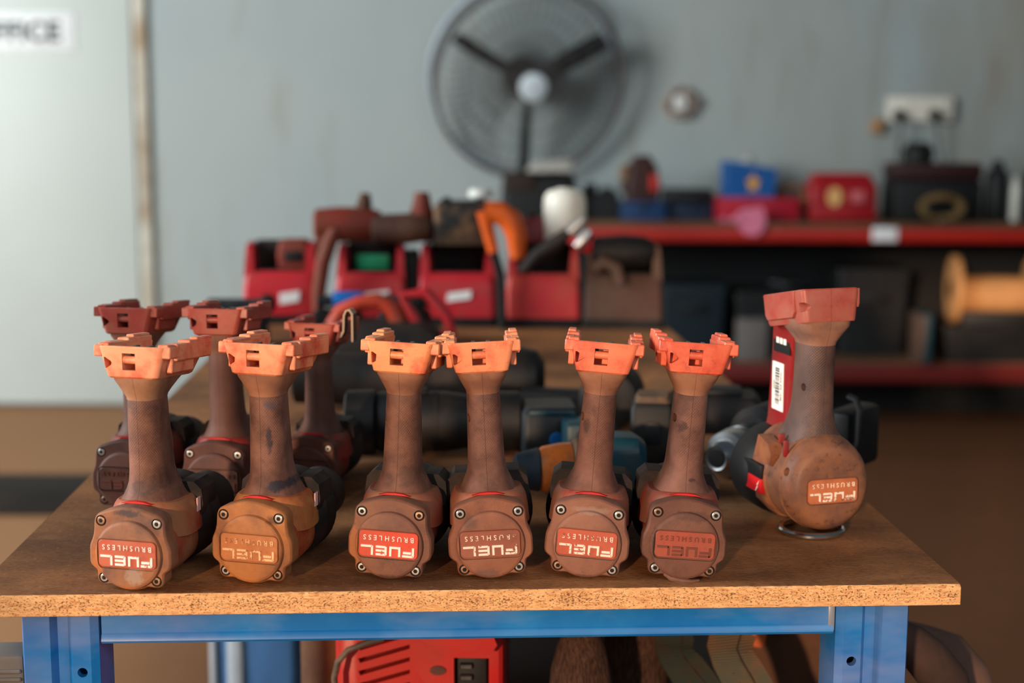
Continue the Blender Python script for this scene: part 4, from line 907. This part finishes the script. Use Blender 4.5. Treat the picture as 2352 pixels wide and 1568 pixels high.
kit('tool_bag', 'black square tool bag at the bench left end under the fan', 'bag', onB(1238, .16), 0, [
    ('bag', MB().loft([rrect(155, -70, 90, 26, 0), rrect(160, -76, 96, 30, 60), rrect(152, -66, 86, 26, 170), rrect(130, -44, 60, 20, 196)]), DK),
    ('flap', MB().box(-150, -20, -78, -60, 120, 196, 10), plain('bag_brown', (44, 30, 22), .8)),
    ('strap', MB().tube([(-90, 0, 190), (-40, 0, 214), (40, 0, 214), (90, 0, 190)], 9, 10), DK)])
kit('folded_rag', 'pale rag crumpled on the tool bag strap below the fan', 'rag', (onB(1262)[0], BY + .10, BT + .202), .05, [
    ('fold', MB().loft([rrect(96, -26, 24, 14, 0), rrect(100, -28, 28, 16, 12), rrect(80, -20, 20, 12, 28)]), plain('rag_pale', (176, 172, 164), .8)),
    ('hem', MB().tube([(-80, -16, 26), (0, -20, 34), (84, -14, 44)], 8, 8), plain('rag_pale', (176, 172, 164), .8))])
kit('battery_charger', 'black charger with two bays between the tool bag and the navy organiser', 'charger', onB(1374, .22), 0, [
    ('case', MB().loft([rrect(92, -50, 60, 14, 0), rrect(92, -50, 60, 14, 70), rrect(76, -36, 50, 12, 116)]), DK), ('bay', MB().box(-60, -8, -40, 30, 112, 150, 8), DK), ('bay', MB().box(10, 60, -40, 30, 112, 134, 8), DK)])
kit('parts_organiser', 'navy blue parts organiser under the dark planer on the bench', 'box', onB(1476, .20), 0, [
    ('tray', MB().box(-96, 96, -60, 80, 0, 46, 8), NAVY), ('lid', MB().box(-98, 98, -62, 82, 46, 70, 6), NAVY), ('latch', MB().box(-14, 14, -68, -60, 34, 60, 3), DK)])
kit('electric_planer', 'umber planer with a red badge standing on the navy organiser', 'power tool', (onB(1470)[0], BY + .22, BT + .0705), .1, [
    ('body', MB().loft([rrect(66, -44, 44, 20, 0), rrect(74, -48, 48, 24, 50), rrect(60, -40, 40, 24, 120), rrect(30, -24, 24, 16, 158)]), DBR),
    ('badge', MB().box(26, 60, -54, -40, 36, 92, 4), plain('badge_red', (190, 44, 36), .5)), ('knob', MB().lathe([(0, 16), (40, 20), (56, 12)], 'z', (-78, 0, 70), 16), plain('knob_tan', (128, 96, 66), .7)),
    ('knob_stem', MB().box(-90, -50, -10, 10, 30, 76, 5), DBR)])
kit('socket_case', 'dark blue flat case between the navy organiser and the blue carton', 'box', onB(1578, .25), 0, [
    ('case', MB().box(-104, 104, -70, 80, 0, 52, 10), plain('night_blue', (14, 34, 56), .5)), ('lid', MB().box(-104, 104, -70, 80, 53, 98, 12), DK), ('handle', MB().tube([(-40, -70, 50), (-36, -92, 50), (36, -92, 50), (40, -70, 50)], 7, 8), plain('night_blue', (14, 34, 56), .5))])
kit('parts_tray', 'crimson open parts tray carrying the blue carton', 'tray', onB(1735, .18), 0, [
    ('floor_plate', MB().box(-165, 165, -90, 90, 0, 8, 3), plain('crimson', (164, 16, 40), .45)), ('rim', MB().box(-168, 168, -96, -86, 0, 52, 4), plain('crimson', (164, 16, 40), .45)), ('rim', MB().box(-168, 168, 86, 96, 0, 52, 4), plain('crimson', (164, 16, 40), .45)),
    ('rim', MB().box(-168, -158, -86, 86, 0, 52, 4), plain('crimson', (164, 16, 40), .45)), ('rim', MB().box(158, 168, -86, 86, 0, 52, 4), plain('crimson', (164, 16, 40), .45))])
cb = kit('blue_carton', 'tilted blue carton with a yellow star in the crimson tray', 'box', (onB(1706)[0], BY + .19, BT + .009), .1, [
    ('carton', MB().loft([[(x, y, z) for x, z in ((-96, 34), (96, 28), (108, 146), (-102, 170))] for y in (-60, 60)]), plain('carton_blue', (20, 84, 150), .5)),
    ('base_flap', MB().box(-90, 90, -56, 56, 0, 46, 3), plain('carton_blue', (20, 84, 150), .5))])
stp = [((30 if i % 2 == 0 else 17)*math.sin(2*PI*i/10), (30 if i % 2 == 0 else 17)*math.cos(2*PI*i/10)) for i in range(10)]
part('star', MB().prism(stp, -63, -59.5, Matrix.Translation((8, 0, 102))), [plain('star_yellow', (222, 160, 60), .5)], cb, .001)
kit('clear_bag', 'pale crumpled plastic bag behind the blue carton', 'bag', onB(1700, .50), 0, [
    ('film', MB().loft([rrect(90, -30, 30, 20, 0), rrect(84, -34, 34, 24, 150), rrect(96, -30, 30, 20, 250), rrect(60, -20, 20, 14, 300)]), plain('film_grey', (140, 152, 156), .3)),
    ('knot', MB().lathe([(296, 30), (316, 18), (330, 24)], 'z', (30, 0, 0), 16), plain('film_pale', (184, 180, 172), .4))])
kit('hose_coil', 'brown coiled hose lying on the crimson tray right end', 'hose', (onB(1806)[0], BY + .19, BT + .009), 0, [
    ('coil', MB().tube([((62)*math.cos(a), -10 + 40*math.sin(a*.5)*0 + 6*a, 66 + 62*math.sin(a)) for a in [i*.35 for i in range(46)]], 11, 8), plain('hose_brown', (112, 78, 56), .7)),
    ('band', MB().box(40, 78, -24, 70, 40, 74, 5), plain('band_tan', (172, 128, 76), .7))])
kit('first_aid_case', 'dark red hard case with a tan and a pink sticker on the bench', 'case', onB(1930, .16), 0, [
    ('case', MB().box(-140, 140, -70, 90, 0, 56, 14), plain('case_red', (150, 14, 24), .45)), ('lid', MB().loft([rrect(140, -70, 90, 22, 56), rrect(140, -70, 90, 24, 110), rrect(110, -40, 70, 22, 150)]), plain('case_red', (150, 14, 24), .45)),
    ('sticker', MB().lathe([(-74, 30), (-68, 30)], 'y', (-40, 0, 78), 20), plain('sticker_tan', (216, 168, 104), .5)), ('sticker', MB().box(30, 84, -74, -68, 60, 96, 3), plain('sticker_pink', (190, 96, 100), .5))])
kit('pink_rag', 'pink rag hanging over the red beam at the bench front', 'rag', (onB(1690)[0], BY - .004, BT), 0, [
    ('drape', MB().loft([[(x, y, z) for x, y, z in ((-76, 60, 2), (40, 70, 2), (46, 60, 24), (-50, 60, 18))], [(-46, -8, 4), (78, -8, 4), (64, 0, 66), (-20, 4, 56)], [(-30, -20, -26), (62, -22, -26), (58, -10, -6), (-26, -8, -6)], [(-6, -18, -48), (42, -18, -52), (40, -12, -44), (-4, -12, -42)]]), plain('rag_pink', (206, 112, 138), .8)),
    ('corner', MB().tube([(-76, 50, 10), (-110, 40, 8)], [10, 4], 8), plain('rag_pink', (206, 112, 138), .8))])
kit('beam_tag', 'white tag stuck on the red bench beam', 'tag', (onB(2036, 0)[0], BY - .0005, BT - .045), 0, [
    ('card', MB().box(-52, 52, -4, 0, -28, 30, 2), plain('tag_white', (226, 228, 236), .4)), ('fold', MB().box(-52, -20, -7, -4, -26, 28, 1), plain('tag_white', (226, 228, 236), .4))])
kit('power_station', 'big black case with a dark red lid and a round knob on top', 'case', onB(2140, .22), 0, [
    ('case', MB().box(-185, 185, -90, 110, 0, 150, 14), DK), ('lid', MB().box(-186, 186, -92, 112, 150, 212, 16), plain('lid_maroon', (46, 16, 18), .5)),
    ('knob', MB().lathe([(210, 40), (216, 62), (258, 66), (286, 40)], 'z', (-66, 0, 0), 24), DK)])
kit('rope_coil', 'brown rope coil lying in front of the big black case', 'rope', onB(2165, .06), 0, [
    ('coil', MB().tube([((92 - i*.25)*math.cos(i*.3), 10*math.sin(i*.9), 62 + (52 - i*.15)*math.sin(i*.3)) for i in range(90)], 8, 7), plain('rope_brown', (104, 80, 44), .85)),
    ('tie', MB().box(-14, 14, -16, 16, 0, 20, 4), plain('rope_tie', (84, 64, 40), .8))])
kit('spray_can', 'black tall bottle on the bench right of the big case', 'bottle', onB(2288, .2), 0, [
    ('body', MB().lathe([(0, 44), (6, 48), (190, 48), (214, 34), (222, 26)], 'z', (0, 0, 0), 28), DK), ('cap', MB().lathe([(222, 26), (246, 25), (252, 20)], 'z', (0, 0, 0), 20), DK)])
kit('spray_can', 'slim white bottle between the two dark bottles on the bench', 'bottle', onB(2330, .2), 0, [
    ('body', MB().lathe([(0, 24), (4, 26), (140, 26), (166, 16)], 'z', (0, 0, 0), 24), plain('bottle_white', (206, 204, 194), .4)), ('cap', MB().lathe([(166, 15), (186, 13)], 'z', (0, 0, 0), 16), plain('bottle_white', (206, 204, 194), .4))])
kit('spray_can', 'dark bottle at the bench beyond the slim white bottle', 'bottle', onB(2372, .2), 0, [
    ('body', MB().lathe([(0, 44), (6, 47), (180, 47), (200, 30)], 'z', (0, 0, 0), 28), DK), ('cap', MB().lathe([(200, 28), (224, 26)], 'z', (0, 0, 0), 20), DK)])
for o_ in COL.objects:
    zs = {'parts_tray': 1.9, 'first_aid_case': 1.32, 'parts_organiser': 1.1, 'electric_planer': 1.2, 'power_station': 1.14, 'socket_case': 1.3, 'clear_bag': .8}.get(o_.name)
    if zs and not o_.parent: o_.scale.z = zs
bpy.data.objects['blue_carton'].location.z = BT + .0165; bpy.data.objects['blue_carton'].scale.z = 1.36
bpy.data.objects['hose_coil'].location.z = BT + .0165; bpy.data.objects['electric_planer'].location.z = BT + .0775
# lower shelf
def onL(px, dy=.3): p_ = atY(px, 700, BY + dy); return (p_.x, BY + dy, .333)
CRT = plain('crate_black', (8, 9, 11), .6)
def crate(px, wpx, h, mat, label, dy=.3, name='storage_crate'):
    W_ = mm(wpx)/2
    kit(name, label, 'crate', onL(px, dy), 0, [
        ('tub', MB().loft([rrect(W_*.92, -110, 130, 12, 0), rrect(W_, -120, 140, 14, h*.86)]), mat), ('rim', MB().loft([rrect(W_*1.03, -126, 146, 14, h*.86), rrect(W_*1.03, -126, 146, 14, h)]), mat),
        ('grip', MB().box(-W_*.4, W_*.4, -132, -118, h*.6, h*.72, 4), DK)])
crate(1585, 150, 300, plain('crate_teal', (9, 26, 34), .5), 'dark teal crate on the lower shelf nearest the chargers')
crate(1780, 200, 270, CRT, 'black crate with silvery parts on it, on the lower shelf')
crate(1990, 160, 370, CRT, 'tall black crate left of the sunlit cable reel')
p = onL(1870, .3)
kit('metal_parts', 'dull silvery fittings lying on the black crate under the bench', 'hardware', (onL(1800)[0], BY + .3, .333 + .2705), .2, [
    ('fitting', MB().lathe([(-70, 20), (-40, 26), (30, 24), (70, 16)], 'x', (0, 0, 27), 16), CHROMED), ('fitting', MB().tube([(-30, -40, 20), (30, -50, 26), (90, -30, 18)], 15, 10), CHROMED)])
kit('paper_carton', 'pale grey carton standing at the front of the lower shelf', 'box', onL(1728, .06), .05, [
    ('carton', MB().box(-62, 62, -30, 30, 0, 170, 4), plain('carton_grey', (104, 97, 93), .7)), ('flap', MB().box(-62, 62, -32, -8, 170, 176, 2), plain('carton_grey', (104, 97, 93), .7))])
TANB = plain('reel_tan', (180, 128, 78), .7, var=.1, sc=10)
kit('cable_reel', 'tan cable reel on its side catching the sun on the lower shelf', 'reel', (onL(2190, .10)[0], BY + .10, .333 + .1505), -.12, [
    ('flange', MB().lathe([(-14, 140), (0, 144), (14, 140)], 'x', (0, 0, 144), 40), TANB), ('drum', MB().lathe([(12, 78), (300, 78)], 'x', (0, 0, 122), 32), TANB),
    ('hub', MB().lathe([(-18, 40), (-13, 40)], 'x', (0, 0, 144), 24), DK), ('flange', MB().lathe([(300, 140), (320, 140)], 'x', (0, 0, 144), 40), TANB), ('stand', MB().box(20, 300, -90, 90, 0, 60, 6), DK)])
crate(2270, 230, 150, CRT, 'low black crate under the sunlit cable reel', .12)
kit('teal_folder', 'narrow teal binder standing left of the cable reel', 'binder', onL(2132, -.02), 0, [
    ('spine', MB().box(-14, 14, -30, 150, 0, 210, 4), TEAL), ('sheets', MB().box(-30, -14.5, -26, 150, 2, 200, 1), plain('sheet_tan', (76, 56, 45), .8))])

# ------------------------------------------------------------------ fan and wall fittings
fc = atY(1213, 188, 6.30)
fan = thing('wall_fan', 'large round wall fan with black blades and a pale metal hub', 'fan', tuple(fc), (.24, 0, .20))
FR = .416
FM = plain('fan_guard_grey', (104, 100, 98), .45, .6, var=.1)
def circ(r, y, n=72): return [(r*math.cos(2*PI*i/n), y, r*math.sin(2*PI*i/n)) for i in range(n)]
part('front_ring', MB().tube(circ(FR, -.03), .011, 10, True), [plain('fan_ring', (84, 78, 76), .5)], fan)
part('rear_ring', MB().tube(circ(FR*1.0, .13), .013, 10, True), [plain('fan_ring_pale', (178, 190, 200), .35, .3)], fan)
for nm, y0, y1, bul, cnt in (('front_guard', -.03, -.03, -.085, 60), ('rear_guard', .13, .13, .06, 44)):
    g = MB()
    for i in range(cnt):
        a = 2*PI*i/cnt; pts = []
        for t in range(7):
            r_ = .06 + (FR - .06)*t/6; pts.append((r_*math.cos(a), y0 + bul*(1 - (r_/FR)**2), r_*math.sin(a)))
        g.tube(pts, .0021, 4)
    for r_ in (.13, .21, .29, .36): g.tube(circ(r_, y0 + bul*(1 - (r_/FR)**2), 60), .0022, 4, True)
    if nm == 'rear_guard': g.tube(circ(FR, .05, 60), .003, 4, True)
    o_ = part(nm, g, [FM], fan); o_['kind'] = 'stuff'
part('hub_badge', MB().lathe([(-.128, .052), (-.124, .060), (-.108, .062)], 'y', (0, 0, 0), 36), [plain('hub_pale', (226, 238, 244), .3, .2, var=.03)], fan)
part('motor', MB().lathe([(.03, .07), (.05, .09), (.13, .09), (.15, .06)], 'y', (0, 0, 0), 28), [DK], fan)
part('spinner', MB().lathe([(-.06, .05), (-.05, .062), (.03, .062)], 'y', (0, 0, 0), 28), [DK], fan)
for a in (PI/6, PI*5/6, -PI/2):
    bl = MB(); rings = []
    for t in range(9):
        r_ = .04 + .345*t/8; wd = .040 + .014*math.sin(t/8*PI*.9); tw = 1.02 - .16*t/8
        ring = []
        for u_, th_ in ((-1, -.003), (0, -.006), (1, -.003), (1, .001), (0, -.001), (-1, .001)):
            b_ = u_*wd; yy = b_*math.sin(tw) + th_; xx = b_*math.cos(tw)
            ring.append((r_*math.cos(a) - xx*math.sin(a), -.01 + yy, r_*math.sin(a) + xx*math.cos(a)))
        rings.append(ring)
    bl.loft(rings); part('blade', bl, [DK], fan)
part('wall_arm', MB().box(-.03, .03, .15, .215, -.03, .03, .005), [DK], fan)
wp = lambda px, py: tuple(atY(px, py, WALLY - .002))
ol = thing('power_outlet', 'white double power outlet with two black plugs high on the wall', 'outlet', wp(2110, 251))
part('face_plate', MB().box(-.148, .148, -.034, 0, -.056, .056, .006), [plain('outlet_white', (222, 214, 200), .4, var=.03)], ol)
for sx in (-.088, .068): part('rocker', MB().box(sx + .02, sx + .044, -.040, -.033, .012, .040, .002), [plain('outlet_white', (222, 214, 200), .4)], ol)
for px, nm2, sg in ((2063, 'left', -1), (2145, 'right', 1)):
    q_ = Vector(atY(px, 264, WALLY - .036)); mb = MB(); mb.lathe([(-.042, .012), (-.034, .022), (0, .026)], 'y', (0, 0, 0), 16)
    T = thing('power_plug', 'black plug in the outlet socket with its cable hanging %s' % ('straight down' if sg < 0 else 'slanting to the right'), 'plug', tuple(q_)); part('plug_body', mb, [DK], T)
    part('cable', MB().tube([(0, -.035, -.01), (.004, -.04, -.06), (.006 + .02*(sg > 0), -.02, -.16), (.01 + .06*(sg > 0), .0, -.27), (.02 + .02*sg, -.05, -.33)], .006, 8), [plain('cable_grey', (62, 58, 54), .6)], T)
sw = thing('wall_switch', 'small tan switch box on the wall beside the power outlet', 'switch', wp(2012, 290))
part('box', MB().box(-.028, .028, -.03, 0, -.034, .034, .005), [plain('switch_tan', (168, 128, 88), .6)], sw); part('toggle', MB().box(-.008, .008, -.036, -.03, -.012, .012, .002), [plain('switch_tan', (168, 128, 88), .6)], sw)
wc = thing('cable_coil', 'brown and white coil of cable hanging on a wall hook', 'cable', wp(1560, 238))
part('loops', MB().tube([((.066 + .012*math.sin(i*1.7))*math.cos(i*.42), -.03 + .012*math.sin(i*.9), (.060 + .010*math.cos(i*1.3))*math.sin(i*.42)) for i in range(64)], .010, 7), [plain('coil_brown', (158, 138, 126), .6, var=.2)], wc)
part('tape', MB().box(-.03, .03, -.055, -.012, -.034, .040, .012), [plain('coil_white', (212, 208, 204), .5)], wc)
part('hook', MB().tube([(0, 0, .06), (0, -.05, .06), (0, -.055, .075)], .005, 8), [CHROMED], wc)
